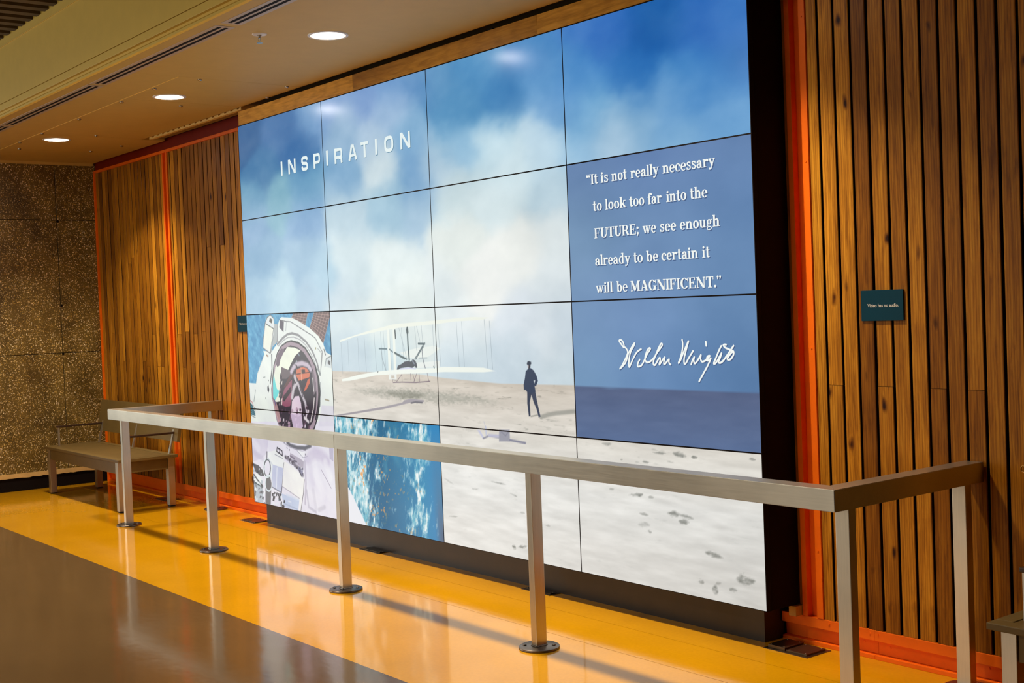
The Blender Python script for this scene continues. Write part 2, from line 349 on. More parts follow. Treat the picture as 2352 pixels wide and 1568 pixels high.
# ------------------------------------------------------------------ what the screens show
# flat artwork on the screen plane, millimetres from its lower left corner
# P = filled shape, L = stroke: (kind, sRGB, opacity, width, points)
HORIZON=[(1222,980),(1671,981),(2233,977),(2496,960),(3020,941),(3634,948),(3901,940),(4164,945),(4370,942),(4841,948)]
BEACH=[
('L',(150,152,140),0.55,70,[(1404,865),(1766,858),(2080,849),(2259,851),(2488,847),(2811,843),(3063,836)]),
('L',(125,125,112),0.6,45,[(1843,856),(2080,847),(2318,853)]),
('P',(170,164,170),1.0,0,[(1219,689),(1626,742),(1837,771),(2040,802),(2065,817),(2139,829),(2275,825),(2274,814),(2137,806),(2014,785),(1823,753),(1488,711),(1291,688)]),
('L',(120,118,125),1.0,10,[(2137,803),(2185,811),(2256,810)]),
('P',(236,242,236),0.9,0,[(2038,1104),(2221,1132),(2396,1145),(2472,1132),(2334,1080),(2228,1071),(2121,1072)]),
('P',(238,243,238),0.9,0,[(2215,1046),(2458,1059),(2455,1023),(2212,1013)]),
('L',(140,155,165),0.75,3.2,[(1342,1166),(1349,964)]),
('L',(140,155,165),0.75,3.2,[(1429,1173),(1431,980)]),
('L',(140,155,165),0.75,3.2,[(1554,1194),(1554,989)]),
('L',(140,155,165),0.75,3.2,[(1632,1204),(1642,980)]),
('L',(140,155,165),0.75,3.2,[(1750,1224),(1764,989)]),
('L',(140,155,165),0.75,3.2,[(1828,1230),(1835,997)]),
('L',(140,155,165),0.75,3.2,[(1857,1233),(1873,991)]),
('L',(140,155,165),0.75,3.2,[(1928,1240),(1937,1002)]),
('L',(140,155,165),0.75,3.2,[(2037,1252),(2109,1072)]),
('L',(140,155,165),0.75,3.2,[(2064,1252),(2078,1071)]),
('L',(140,155,165),0.75,3.2,[(2209,1263),(2220,1119)]),
('L',(140,155,165),0.75,3.2,[(2228,1263),(2259,1171)]),
('L',(140,155,165),0.75,3.2,[(2280,1263),(2287,1158)]),
('L',(140,155,165),0.75,3.2,[(2396,1271),(2404,1022)]),
('L',(140,155,165),0.75,3.2,[(2450,1270),(2465,1030)]),
('L',(140,155,165),0.75,3.2,[(2634,1284),(2648,1023)]),
('L',(140,155,165),0.75,3.2,[(2687,1283),(2697,1030)]),
('L',(140,155,165),0.75,3.2,[(2900,1292),(2915,1025)]),
('L',(140,155,165),0.75,3.2,[(2947,1282),(2960,1018)]),
('P',(240,244,232),1.0,0,[(1325,1180),(1665,1235),(1977,1276),(2429,1293),(2790,1307),(2943,1301),(2892,1291),(2628,1284),(2428,1271),(2049,1255),(1796,1234),(1528,1204),(1331,1169)]),
('P',(240,245,236),1.0,0,[(1903,1253),(1929,1253),(1929,941),(1901,940)]),
('P',(240,245,236),1.0,0,[(1966,1253),(1990,1253),(1989,942),(1961,942)]),
('L',(90,115,125),1.0,9,[(1803,1127),(1890,1126)]),
('L',(110,120,130),0.8,4,[(1828,1117),(1834,1069),(1873,991)]),
('L',(90,110,120),0.8,9,[(1921,1124),(1958,1107)]),
('L',(70,88,92),1.0,9,[(1979,1104),(2108,1065)]),
('L',(90,108,112),1.0,6,[(1982,1097),(2084,1066)]),
('L',(60,72,78),1.0,12,[(1992,1238),(1995,1192)]),
('L',(60,80,86),1.0,13,[(2128,1254),(2129,1151),(2136,1062)]),
('L',(60,75,80),1.0,22,[(2126,1241),(2128,1228)]),
('L',(80,98,105),1.0,6,[(2198,1069),(2299,1157)]),
('L',(80,98,105),1.0,6,[(2207,1066),(2286,1138)]),
('L',(80,98,105),1.0,12,[(2241,1158),(2307,1157)]),
('L',(130,145,155),0.8,5,[(2240,1073),(2328,1075)]),
('L',(95,100,115),1.0,6,[(2276,1119),(2281,1073),(2304,1014)]),
('L',(95,110,115),1.0,5,[(2311,1165),(2279,1119)]),
('P',(66,70,82),1.0,0,[(1993,995),(2007,1024),(2051,1036),(2083,1050),(2126,1055),(2155,1051),(2174,1066),(2201,1058),(2214,1040),(2218,1017),(2204,1014),(2195,1026),(2165,1014),(2123,1018),(2080,1015),(2031,1009),(2005,995)]),
('L',(130,140,155),1.0,10,[(2170,1056),(2188,1039)]),
('P',(244,249,240),1.0,0,[(1332,928),(1549,961),(1776,986),(1981,1000),(2387,1016),(2500,1025),(2875,1026),(2985,1008),(2873,1000),(2498,995),(2269,984),(1991,973),(1748,961),(1436,920),(1338,915)]),
('L',(215,215,240),1.0,8,[(2030,1004),(2128,1011),(2200,1008)]),
('L',(90,95,100),1.0,6,[(1780,987),(1776,980)]),
('L',(70,85,85),1.0,8,[(2392,1025),(2396,1017)]),
('P',(238,242,236),1.0,0,[(1903,975),(1989,976),(1986,941),(1901,940)]),
('P',(205,196,182),1.0,0,[(1928,965),(1965,965),(1967,947),(1929,946)]),
('L',(125,108,120),1.0,6,[(1950,922),(2049,926),(2194,927),(2347,938)]),
('L',(115,98,110),0.85,4,[(2050,974),(1987,927)]),
('L',(115,98,110),0.85,4,[(2050,974),(2049,927)]),
('L',(115,98,110),0.85,4,[(2144,979),(2147,939)]),
('L',(115,98,110),0.85,4,[(2210,980),(2176,930)]),
('L',(115,98,110),0.85,4,[(2236,981),(2239,933)]),
('L',(115,98,110),0.85,4,[(2321,985),(2335,940)]),
('L',(115,98,110),0.85,4,[(2168,976),(2188,933)]),
('L',(115,98,110),0.85,4,[(1945,938),(1939,920)]),
('L',(115,98,110),0.85,4,[(1945,938),(1986,935)]),
('L',(150,150,142),0.7,22,[(3363,775),(3427,790),(3490,800),(3631,815)]),
('L',(150,150,142),0.7,8,[(3279,774),(3336,784)]),
('P',(58,66,86),1.0,0,[(3255,905),(3293,899),(3273,847),(3276,776),(3261,773),(3252,840)]),
('P',(64,72,92),1.0,0,[(3285,899),(3323,908),(3333,861),(3359,777),(3344,771),(3328,814),(3307,848)]),
('P',(56,68,92),1.0,0,[(3274,1028),(3290,1030),(3317,1017),(3339,989),(3348,963),(3331,935),(3319,937),(3325,907),(3306,900),(3291,895),(3254,902),(3246,912),(3227,913),(3226,940),(3240,975),(3249,1011)]),
('P',(215,222,225),1.0,0,[(3312,965),(3326,966),(3318,947)]),
('P',(60,60,70),1.0,0,[(3266,1045),(3292,1045),(3290,1034),(3282,1026),(3269,1028)]),
('P',(225,215,215),1.0,0,[(3266,1044),(3275,1043),(3272,1028),(3267,1029)]),
('P',(58,66,82),1.0,0,[(3261,1053),(3267,1063),(3280,1066),(3297,1062),(3298,1051),(3288,1044),(3263,1046)]),
('P',(205,206,228),1.0,0,[(2795,678),(2821,676),(2859,638),(2843,631)]),
('L',(205,208,225),1.0,16,[(2873,697),(2879,658)]),
('L',(200,200,210),1.0,5,[(2860,727),(2873,697)]),
('L',(150,150,165),1.0,10,[(2849,633),(2901,650),(2991,646)]),
('L',(195,195,215),1.0,16,[(2901,653),(2992,653)]),
('P',(162,162,174),1.0,0,[(2996,689),(3091,694),(3089,630),(2992,625)]),
('L',(140,140,155),1.0,6,[(3014,680),(3052,658),(3078,681)]),
('L',(140,140,158),1.0,12,[(3090,638),(3222,630)]),
('L',(128,130,124),0.7,10,[(4180,646),(4276,645)]),
('L',(128,130,124),0.8,24,[(4314,652),(4406,641)]),
('L',(128,130,124),0.8,12,[(4433,641),(4474,642)]),
('L',(128,130,124),0.8,14,[(4110,598),(4159,596)]),
('L',(128,130,124),0.5,14,[(3827,667),(3900,665)]),
('L',(128,130,124),0.4,8,[(4274,609),(4330,609)]),
('L',(128,130,124),0.6,10,[(3867,445),(3909,445)]),
('L',(128,130,124),0.6,14,[(4001,428),(4111,438)]),
('L',(128,130,124),0.6,16,[(4071,427),(4111,441)]),
('L',(128,130,124),0.5,14,[(4140,431),(4184,430)]),
('L',(128,130,124),0.75,22,[(4262,368),(4356,369)]),
('L',(128,130,124),0.6,14,[(4347,368),(4438,358)]),
('L',(128,130,124),0.7,22,[(4336,339),(4409,339)]),
('L',(128,130,124),0.5,14,[(4077,348),(4146,344)]),
('L',(128,130,124),0.35,24,[(4064,291),(4153,296)]),
('L',(128,130,124),0.75,20,[(4494,215),(4615,203)]),
('L',(128,130,124),0.5,12,[(4132,268),(4161,264)]),
('L',(128,130,124),0.8,38,[(4680,119),(4796,124)]),
('L',(128,130,124),0.6,22,[(4451,74),(4487,74)]),
('L',(128,130,124),0.8,38,[(4535,57),(4574,43)]),
('L',(128,130,124),0.5,14,[(4558,83),(4593,87)]),
('L',(128,130,124),0.6,16,[(4635,66),(4686,67)]),
('L',(128,130,124),0.8,22,[(3071,64),(3108,51)]),
('L',(128,130,124),0.7,16,[(3122,63),(3204,78)]),
('L',(128,130,124),0.5,10,[(2898,399),(3041,393)]),
('L',(128,130,124),0.5,8,[(3070,348),(3139,335)]),
('L',(128,130,124),0.35,10,[(2480,159),(2581,170)]),
('L',(128,130,124),0.4,10,[(3363,207),(3410,206)]),
('L',(128,130,124),0.4,10,[(3146,254),(3196,253)]),
('L',(128,130,124),0.7,12,[(4779,658),(4819,655)]),
('L',(128,130,124),0.3,10,[(2445,382),(2551,350)]),
('L',(128,130,124),0.4,8,[(2719,340),(2787,346)]),
('L',(128,130,124),0.6,8,[(3959,597),(3974,597)])]
ASTRO=[
('P',(110,84,82),1.0,0,[(723,1376),(924,1372),(872,1273),(673,1318)]),
('L',(215,180,168),0.8,2.6,[(723,1376),(673,1318)]),
('L',(215,180,168),0.8,2.6,[(764,1375),(713,1309)]),
('L',(215,180,168),0.8,2.6,[(804,1374),(754,1300)]),
('L',(215,180,168),0.8,2.6,[(845,1373),(794,1291)]),
('L',(215,180,168),0.8,2.6,[(885,1373),(833,1282)]),
('L',(215,180,168),0.8,2.6,[(924,1372),(872,1273)]),
('L',(215,180,168),0.8,2.6,[(723,1376),(924,1372)]),
('L',(215,180,168),0.8,2.6,[(713,1364),(914,1352)]),
('L',(215,180,168),0.8,2.6,[(703,1353),(904,1332)]),
('L',(215,180,168),0.8,2.6,[(693,1341),(893,1313)]),
('L',(215,180,168),0.8,2.6,[(683,1330),(883,1293)]),
('L',(215,180,168),0.8,2.6,[(673,1318),(872,1273)]),
('P',(106,80,80),1.0,0,[(1009,1370),(1231,1368),(1111,1157),(936,1262)]),
('L',(215,180,170),0.8,2.8,[(1009,1370),(936,1262)]),
('L',(215,180,170),0.8,2.8,[(1047,1370),(965,1244)]),
('L',(215,180,170),0.8,2.8,[(1084,1370),(995,1227)]),
('L',(215,180,170),0.8,2.8,[(1121,1369),(1024,1209)]),
('L',(215,180,170),0.8,2.8,[(1158,1369),(1053,1192)]),
('L',(215,180,170),0.8,2.8,[(1195,1369),(1082,1175)]),
('L',(215,180,170),0.8,2.8,[(1231,1368),(1111,1157)]),
('L',(215,180,170),0.8,2.8,[(1009,1370),(1231,1368)]),
('L',(215,180,170),0.8,2.8,[(1001,1358),(1218,1345)]),
('L',(215,180,170),0.8,2.8,[(993,1346),(1204,1322)]),
('L',(215,180,170),0.8,2.8,[(985,1334),(1191,1299)]),
('L',(215,180,170),0.8,2.8,[(977,1322),(1178,1275)]),
('L',(215,180,170),0.8,2.8,[(969,1310),(1164,1252)]),
('L',(215,180,170),0.8,2.8,[(960,1298),(1151,1228)]),
('L',(215,180,170),0.8,2.8,[(952,1286),(1138,1205)]),
('L',(215,180,170),0.8,2.8,[(944,1274),(1124,1181)]),
('L',(215,180,170),0.8,2.8,[(936,1262),(1111,1157)]),
('P',(234,240,234),1.0,0,[(-11,873),(107,871),(139,944),(258,1083),(246,1108),(377,1103),(458,1158),(488,1294),(509,1326),(539,1344),(697,1336),(783,1314),(941,1262),(1053,1209),(1111,1157),(1147,1101),(1217,1081),(1254,690),(1246,598),(-45,529)]),
('P',(232,229,240),1.0,0,[(-40,587),(1351,654),(1274,-268),(-143,-460)]),
('P',(222,218,232),0.8,0,[(1055,748),(1239,750),(1238,618),(1000,605)]),
('P',(224,230,230),1.0,0,[(378,1362),(428,1335),(433,1267),(377,1103),(357,1086),(242,1130),(254,1191),(295,1307),(329,1345)]),
('L',(110,116,120),1.0,7,[(378,1362),(428,1335),(433,1267),(365,1103),(352,1089),(242,1130),(254,1191),(295,1307),(329,1345),(378,1362)]),
('P',(240,242,226),1.0,0,[(303,1299),(415,1262),(353,1102),(251,1138)]),
('L',(80,88,90),1.0,7,[(303,1301),(418,1264)]),
('L',(120,125,125),1.0,6,[(415,1262),(353,1097)]),
('P',(84,80,74),1.0,0,[(370,1342),(407,1328),(393,1301),(356,1316)]),
('P',(176,182,182),1.0,0,[(428,1300),(482,1294),(459,1168),(392,1136)]),
('L',(120,122,126),1.0,6,[(489,1302),(459,1168)]),
('P',(150,120,100),1.0,0,[(292,1083),(324,1072),(316,1062),(288,1072)]),
('L',(190,200,200),1.0,5,[(113,873),(139,944),(258,1080)]),
('L',(110,125,130),1.0,6,[(96,825),(63,739)]),
('P',(60,60,75),1.0,0,[(301,867),(313,831),(302,811),(283,825),(285,852)]),
('L',(70,70,80),1.0,8,[(301,900),(307,895)]),
('L',(120,130,130),1.0,5,[(228,917),(258,920)]),
('L',(95,98,105),1.0,14,[(372,1081),(368,981),(332,876)]),
('L',(70,70,80),1.0,7,[(252,771),(254,765)]),
('P',(84,76,92),1.0,0,[(517,1326),(576,1311),(564,1239),(504,1272)]),
('L',(100,100,108),1.0,6,[(509,1326),(605,1313),(672,1310),(969,1212),(1010,1194),(1096,1103),(1079,1034),(1057,953)]),
('L',(160,165,170),1.0,6,[(610,1306),(599,1249)]),
('L',(120,120,126),1.0,7,[(482,1291),(465,1174)]),
('L',(140,140,144),1.0,17,[(464,1155),(549,1198),(619,1223),(687,1230),(775,1217),(880,1171),(960,1110),(1017,1033),(1051,953)]),
('L',(170,170,174),1.0,8,[(474,1141),(558,1182),(628,1202),(707,1204),(794,1187),(877,1147),(957,1074),(1004,1007)]),
('L',(150,155,155),1.0,5,[(1035,1126),(1085,1095),(1057,956)]),
('L',(60,60,70),1.0,8,[(1118,1121),(1135,1085)]),
('P',(170,165,130),1.0,0,[(999,1134),(1015,1134),(1014,1120),(1001,1120)]),
('L',(140,150,150),1.0,10,[(1018,991),(1056,950)]),
('P',(214,222,222),1.0,0,[(1138,1060),(1206,1078),(1230,994),(1118,1008)]),
('L',(130,140,140),1.0,7,[(1121,1008),(1143,1060),(1206,1077)]),
('P',(92,92,98),1.0,0,[(1165,1052),(1198,1043),(1193,1015),(1159,1028)]),
('L',(170,160,140),1.0,10,[(1105,789),(1156,783)]),
('P',(168,148,160),1.0,0,[(666,1178),(770,1165),(865,1128),(935,1069),(998,1001),(1033,924),(1041,836),(1023,742),(989,657),(935,581),(843,513),(709,483),(553,507),(454,556),(402,619),(370,717),(348,771),(349,838),(370,910),(397,1004),(458,1092),(520,1141),(603,1169)]),
('L',(50,50,56),1.0,13,[(666,1178),(770,1165),(865,1128),(935,1069),(998,1001),(1033,924),(1041,836),(1023,742),(989,657),(935,581),(843,513),(709,483)]),
('L',(56,56,60),1.0,10,[(348,771),(349,838),(370,910),(397,1004),(458,1092),(520,1141),(603,1169),(666,1178)]),
('P',(58,50,62),1.0,0,[(657,1147),(756,1134),(841,1099),(911,1042),(964,975),(989,897),(993,819),(973,714),(929,633),(825,554),(712,521),(556,534),(468,578),(406,663),(368,761),(373,838),(394,910),(425,993),(480,1081),(565,1125)]),
('P',(238,243,224),1.0,0,[(611,1136),(712,1132),(800,1112),(712,1072),(651,1018),(595,963),(530,995),(484,940),(485,885),(455,808),(473,754),(390,745),(368,783),(385,910),(419,993),(501,1060)]),
('P',(112,96,110),1.0,0,[(519,1125),(570,1117),(538,1082),(500,1049),(479,1005),(449,994),(430,1015),(456,1076)]),
('P',(80,214,216),0.85,0,[(392,949),(409,883),(428,840),(462,827),(442,796),(392,759),(367,777),(372,882)]),
('P',(104,90,96),1.0,0,[(507,997),(597,979),(652,970),(639,942),(574,914),(499,913)]),
('L',(150,170,180),1.0,10,[(769,1088),(775,1078)]),
('L',(160,180,185),1.0,10,[(737,1040),(718,1021)]),
('P',(150,84,108),1.0,0,[(484,754),(539,843),(623,894),(658,911),(635,759),(613,726),(550,718),(499,727)]),
('P',(52,36,50),1.0,0,[(510,782),(631,862),(645,830),(531,756)]),
('P',(96,60,62),1.0,0,[(528,853),(639,948),(684,949),(586,866)]),
('P',(214,116,84),1.0,0,[(732,984),(821,1000),(874,992),(913,962),(904,932),(836,920),(752,905),(715,944)]),
('P',(70,44,48),1.0,0,[(787,982),(847,984),(850,957),(790,953)]),
('L',(90,50,50),1.0,7,[(729,950),(910,966)]),
('L',(240,180,150),1.0,6,[(794,998),(793,908)]),
('P',(205,100,72),1.0,0,[(906,924),(907,895),(862,852),(815,830),(842,867),(879,915)]),
('L',(200,186,200),1.0,34,[(652,964),(688,997),(746,1018),(812,1026),(887,1013),(928,985)]),
('L',(60,50,60),1.0,16,[(725,1011),(743,990)]),
('L',(218,210,216),0.9,34,[(699,933),(717,885),(675,852),(647,787)]),
('L',(214,206,214),0.9,26,[(739,886),(783,818),(832,756),(848,688)]),
('L',(60,50,60),1.0,12,[(681,911),(707,890)]),
('L',(80,70,80),1.0,10,[(765,860),(803,797)]),
('P',(226,206,222),1.0,0,[(642,760),(693,796),(748,801),(772,754),(779,679),(724,656),(625,673)]),
('P',(205,160,160),0.8,0,[(368,764),(403,751),(434,708),(471,611),(424,609),(385,690)]),
('L',(90,80,130),1.0,12,[(386,759),(400,723)]),
('P',(84,64,84),0.9,0,[(723,581),(748,577),(741,559),(713,552)]),
('P',(225,210,228),0.9,0,[(802,687),(812,691),(808,665),(798,671)]),
('P',(225,210,228),0.9,0,[(690,614),(700,614),(696,598),(685,585)]),
('P',(240,225,235),0.9,0,[(616,571),(626,567),(623,556),(611,560)]),
('P',(225,210,228),0.9,0,[(845,697),(858,689),(854,679),(839,666)]),
('P',(84,64,84),0.9,0,[(686,592),(700,595),(694,561),(681,573)]),
('P',(180,150,170),0.9,0,[(449,637),(478,642),(470,618),(438,612)]),
('P',(180,150,170),0.9,0,[(435,580),(451,580),(446,561),(427,553)]),
('P',(180,150,170),0.9,0,[(525,628),(537,618),(534,614),(519,600)]),
('P',(180,150,170),0.9,0,[(837,736),(861,737),(854,708),(828,716)]),
('P',(60,48,60),0.9,0,[(764,608),(791,602),(784,578),(753,576)]),
('P',(110,80,100),0.9,0,[(603,656),(623,661),(616,629),(594,628)]),
('P',(60,48,60),0.9,0,[(843,733),(871,736),(863,711),(834,714)]),
('P',(60,48,60),0.9,0,[(512,669),(536,670),(529,650),(503,654)]),
('P',(110,80,100),0.9,0,[(481,695),(505,699),(499,681),(471,662)]),
('P',(240,225,235),0.9,0,[(689,649),(703,650),(698,632),(683,624)]),
('P',(110,80,100),0.9,0,[(497,519),(519,520),(513,502),(487,486)]),
('P',(110,80,100),0.9,0,[(708,707),(735,712),(728,687),(699,693)]),
('P',(240,225,235),0.9,0,[(832,679),(849,671),(843,648),(825,658)]),
('P',(180,150,170),0.9,0,[(662,580),(680,579),(674,551),(655,567)]),
('P',(110,80,100),0.9,0,[(817,629),(829,621),(826,613),(812,608)]),
('P',(60,48,60),0.9,0,[(678,619),(696,613),(691,592),(670,593)]),
('P',(84,64,84),0.9,0,[(742,578),(757,574),(752,550),(736,562)]),
('P',(180,150,170),0.9,0,[(885,595),(912,591),(904,572),(876,583)]),
('P',(110,80,100),0.9,0,[(698,682),(721,684),(714,660),(689,657)]),
('P',(110,80,100),0.9,0,[(610,674),(626,674),(620,645),(602,644)]),
('P',(240,225,235),0.9,0,[(749,533),(777,538),(768,503),(739,518)]),
('P',(60,48,60),0.9,0,[(601,551),(615,545),(610,524),(595,536)]),
('P',(110,80,100),0.9,0,[(798,618),(820,620),(813,595),(789,589)]),
('P',(240,225,235),0.9,0,[(556,518),(569,517),(564,493),(550,502)]),
('P',(110,80,100),0.9,0,[(754,606),(763,596),(761,590),(749,576)]),
('P',(240,225,235),0.9,0,[(480,520),(500,526),(494,498),(473,500)]),
('P',(180,150,170),0.9,0,[(721,613),(735,619),(730,592),(716,596)]),
('P',(180,150,170),0.9,0,[(638,708),(663,699),(656,685),(628,691)]),
('P',(180,150,170),0.9,0,[(577,622),(604,613),(597,594),(566,601)]),
('P',(225,210,228),0.9,0,[(811,606),(828,610),(822,586),(805,585)]),
('P',(84,64,84),0.9,0,[(539,701),(550,706),(546,685),(533,677)]),
('P',(240,225,235),0.9,0,[(731,707),(753,707),(747,686),(723,691)]),
('P',(225,210,228),0.9,0,[(566,524),(582,521),(578,506),(558,491)]),
('P',(180,150,170),0.9,0,[(672,647),(687,645),(682,628),(665,625)]),
('P',(180,150,170),0.9,0,[(493,595),(512,600),(506,579),(485,575)]),
('P',(110,80,100),0.9,0,[(662,616),(675,609),(671,598),(656,599)]),
('P',(240,225,235),0.9,0,[(501,517),(515,507),(511,494),(494,487)]),
('P',(225,210,228),0.9,0,[(837,555),(846,556),(842,532),(833,537)]),
('P',(180,150,170),0.9,0,[(577,618),(595,613),(589,590),(570,604)]),
('P',(60,48,60),0.9,0,[(437,606),(460,598),(454,583),(429,595)]),
('P',(84,64,84),0.9,0,[(800,650),(819,641),(814,625),(791,621)]),
('P',(84,64,84),0.9,0,[(827,641),(849,645),(843,623),(818,613)]),
('P',(110,80,100),0.9,0,[(462,547),(485,544),(478,522),(453,525)]),
('P',(110,80,100),0.9,0,[(591,696),(613,686),(607,673),(582,675)]),
('P',(180,150,170),0.9,0,[(699,725),(722,718),(716,697),(690,699)]),
('P',(110,80,100),0.9,0,[(445,571),(474,566),(467,557),(433,540)]),
('P',(84,64,84),0.9,0,[(538,592),(566,584),(558,560),(527,565)]),
('P',(225,210,228),0.9,0,[(649,694),(662,699),(658,677),(643,671)]),
('P',(240,225,235),0.9,0,[(740,581),(754,578),(750,554),(733,551)]),
('P',(240,225,235),0.9,0,[(502,635),(518,634),(513,616),(495,610)]),
('P',(240,225,235),0.9,0,[(866,713),(880,709),(876,691),(859,683)]),
('P',(240,225,235),0.9,0,[(695,605),(709,607),(703,576),(689,588)]),
('P',(110,80,100),0.9,0,[(881,576),(905,570),(899,560),(871,549)]),
('P',(60,48,60),0.9,0,[(750,719),(772,711),(766,697),(742,698)]),
('P',(60,48,60),0.9,0,[(622,634),(650,628),(643,621),(611,607)]),
('P',(84,64,84),0.9,0,[(469,694),(498,688),(490,667),(460,681)]),
('P',(84,64,84),0.9,0,[(858,640),(870,636),(867,620),(853,624)]),
('P',(110,80,100),0.9,0,[(592,601),(608,601),(603,574),(586,582)]),
('P',(180,150,170),0.9,0,[(575,597),(603,595),(595,573),(564,573)]),
('P',(60,48,60),0.9,0,[(783,656),(794,659),(790,639),(778,635)]),
('P',(110,80,100),0.9,0,[(866,605),(882,604),(876,576),(860,581)]),
('P',(225,210,228),0.9,0,[(640,635),(650,630),(647,620),(634,605)]),
('P',(60,48,60),0.9,0,[(840,643),(859,645),(854,628),(832,626)]),
('P',(180,150,170),0.9,0,[(549,627),(559,628),(555,613),(545,615)]),
('P',(235,225,215),0.85,0,[(488,773),(506,779),(498,751),(481,756)]),
('P',(150,130,140),0.85,0,[(464,808),(482,814),(474,786),(457,791)]),
('P',(235,225,215),0.85,0,[(499,893),(517,899),(509,871),(492,876)]),
('P',(60,50,60),0.85,0,[(456,798),(474,804),(466,777),(449,782)]),
('P',(150,130,140),0.85,0,[(484,924),(502,930),(494,903),(477,908)]),
('P',(60,50,60),0.85,0,[(528,802),(545,808),(537,781),(520,785)]),
('P',(150,130,140),0.85,0,[(484,848),(501,853),(493,826),(476,831)]),
('P',(150,130,140),0.85,0,[(454,743),(472,749),(464,722),(447,726)]),
('P',(60,50,60),0.85,0,[(476,892),(494,898),(485,870),(468,876)]),
('P',(60,50,60),0.85,0,[(483,931),(501,937),(493,909),(476,914)]),
('P',(235,225,215),0.85,0,[(484,748),(502,754),(493,726),(477,731)]),
('P',(60,50,60),0.85,0,[(496,851),(514,857),(506,829),(489,834)]),
('P',(60,50,60),0.85,0,[(499,931),(517,937),(509,909),(492,914)]),
('P',(60,50,60),0.85,0,[(519,776),(537,782),(529,755),(512,760)]),
('P',(218,196,222),0.9,0,[(614,672),(770,679),(785,594),(736,544),(649,566)]),
('P',(150,134,144),0.8,0,[(948,975),(974,965),(995,845),(955,813),(946,896)]),
('L',(240,240,235),1.0,7,[(949,927),(957,839)]),
('L',(52,52,58),1.0,16,[(993,1001),(1023,924),(1024,820),(1007,741),(967,651)]),
('L',(150,156,160),1.0,8,[(1052,899),(1048,795),(1033,742)]),
('L',(232,222,220),0.9,12,[(959,792),(942,723),(896,632)]),
('L',(240,232,236),0.9,22,[(812,654),(864,630)]),
('P',(92,140,152),1.0,0,[(-7,731),(36,715),(78,638),(-16,636)]),
('L',(40,60,76),0.8,4,[(-12,719),(83,689)]),
('L',(40,60,76),0.8,4,[(-13,703),(82,675)]),
('L',(40,60,76),0.8,4,[(-15,687),(80,661)]),
('L',(40,60,76),0.8,4,[(-16,671),(79,648)]),
('L',(40,60,76),0.8,4,[(-18,655),(78,634)]),
('L',(40,60,76),0.8,4,[(-19,639),(76,621)]),
('L',(190,70,90),1.0,5,[(-5,747),(35,732),(53,705)]),
('P',(214,208,226),0.8,0,[(-16,467),(264,470),(233,375),(149,328),(-4,295)]),
('L',(108,108,118),1.0,26,[(547,470),(593,451),(691,442),(804,447),(881,468)]),
('L',(170,166,182),1.0,7,[(483,468),(566,443),(689,426),(781,417)]),
('L',(70,70,84),1.0,8,[(510,470),(513,464)]),
('L',(70,70,84),1.0,8,[(540,434),(544,428)]),
('L',(70,70,84),1.0,8,[(572,423),(576,417)]),
('P',(240,240,244),1.0,0,[(684,426),(791,418),(848,429),(834,391),(767,379),(707,397)]),
('L',(160,160,176),1.0,5,[(684,423),(767,379),(834,392)]),
('P',(120,116,130),1.0,0,[(775,438),(813,439),(814,429),(778,427)]),
('L',(60,60,70),1.0,8,[(802,406),(803,399)]),
('P',(176,168,184),0.9,0,[(583,399),(725,369),(775,352),(765,292),(681,336),(580,368)]),
('L',(92,88,100),0.85,24,[(511,366),(578,351),(638,322),(698,297),(751,256)]),
('P',(140,140,168),1.0,0,[(689,311),(761,307),(750,246),(706,268)]),
('P',(238,241,240),1.0,0,[(250,381),(379,406),(494,362),(471,279),(433,108),(286,135),(287,296),(240,334)]),
('P',(196,202,226),1.0,0,[(312,298),(471,284),(428,107),(283,138)]),
('L',(222,226,240),1.0,14,[(378,277),(354,136)]),
('L',(70,68,84),1.0,8,[(486,321),(468,248),(430,107)]),
('L',(120,125,140),1.0,8,[(286,135),(428,106)]),
('L',(66,66,78),1.0,10,[(392,424),(466,404),(468,371),(384,396),(392,424)]),
('L',(66,66,78),1.0,8,[(429,416),(424,383)]),
('P',(240,239,238),1.0,0,[(492,337),(636,297),(716,263),(772,228),(744,121),(714,9),(678,10),(690,84),(443,152),(474,279)]),
('L',(110,104,118),1.0,7,[(772,228),(750,132),(703,5)]),
('L',(180,176,190),1.0,7,[(448,152),(690,91)]),
('P',(196,208,232),1.0,0,[(427,102),(689,81),(662,3),(462,8)]),
('L',(220,226,240),1.0,10,[(525,55),(567,54),(558,13)]),
('L',(198,186,212),0.55,80,[(828,376),(932,422),(1029,410),(1093,376)]),
('L',(180,172,192),0.6,22,[(790,353),(792,205),(770,64)]),
('L',(176,172,190),0.5,20,[(798,156),(819,44),(916,20)]),
('L',(160,150,172),1.0,5,[(1011,316),(1056,276),(1136,201)]),
('L',(190,186,200),0.5,30,[(957,39),(1038,67)]),
('P',(180,172,196),0.7,0,[(1130,474),(1186,478),(1179,382),(1133,398)]),
('P',(92,92,98),1.0,0,[(-5,285),(87,276),(153,244),(177,204),(114,199),(36,224)]),
('P',(236,240,240),1.0,0,[(5,200),(70,216),(145,170),(148,133),(73,127),(6,158)]),
('L',(80,84,92),1.0,14,[(11,201),(76,159),(144,128)]),
('L',(60,64,72),1.0,12,[(5,285),(17,268)]),
('P',(186,196,204),1.0,0,[(5,147),(143,117),(139,4),(-3,-2)]),
('L',(66,90,96),1.0,12,[(5,147),(143,120)]),
('P',(140,148,156),1.0,0,[(16,138),(50,130),(24,38),(4,41)]),
('P',(112,114,118),1.0,0,[(193,190),(228,208),(267,204),(282,161),(255,0),(174,0)]),
('L',(216,228,236),1.0,12,[(170,136),(152,3)]),
('L',(96,100,106),1.0,12,[(277,269),(272,248),(262,228),(248,213),(231,204),(213,203),(198,209),(186,222),(179,240),(178,262),(183,283),(194,303),(208,318),(225,327),(242,328),(258,322),(270,309),(276,291),(277,269)]),
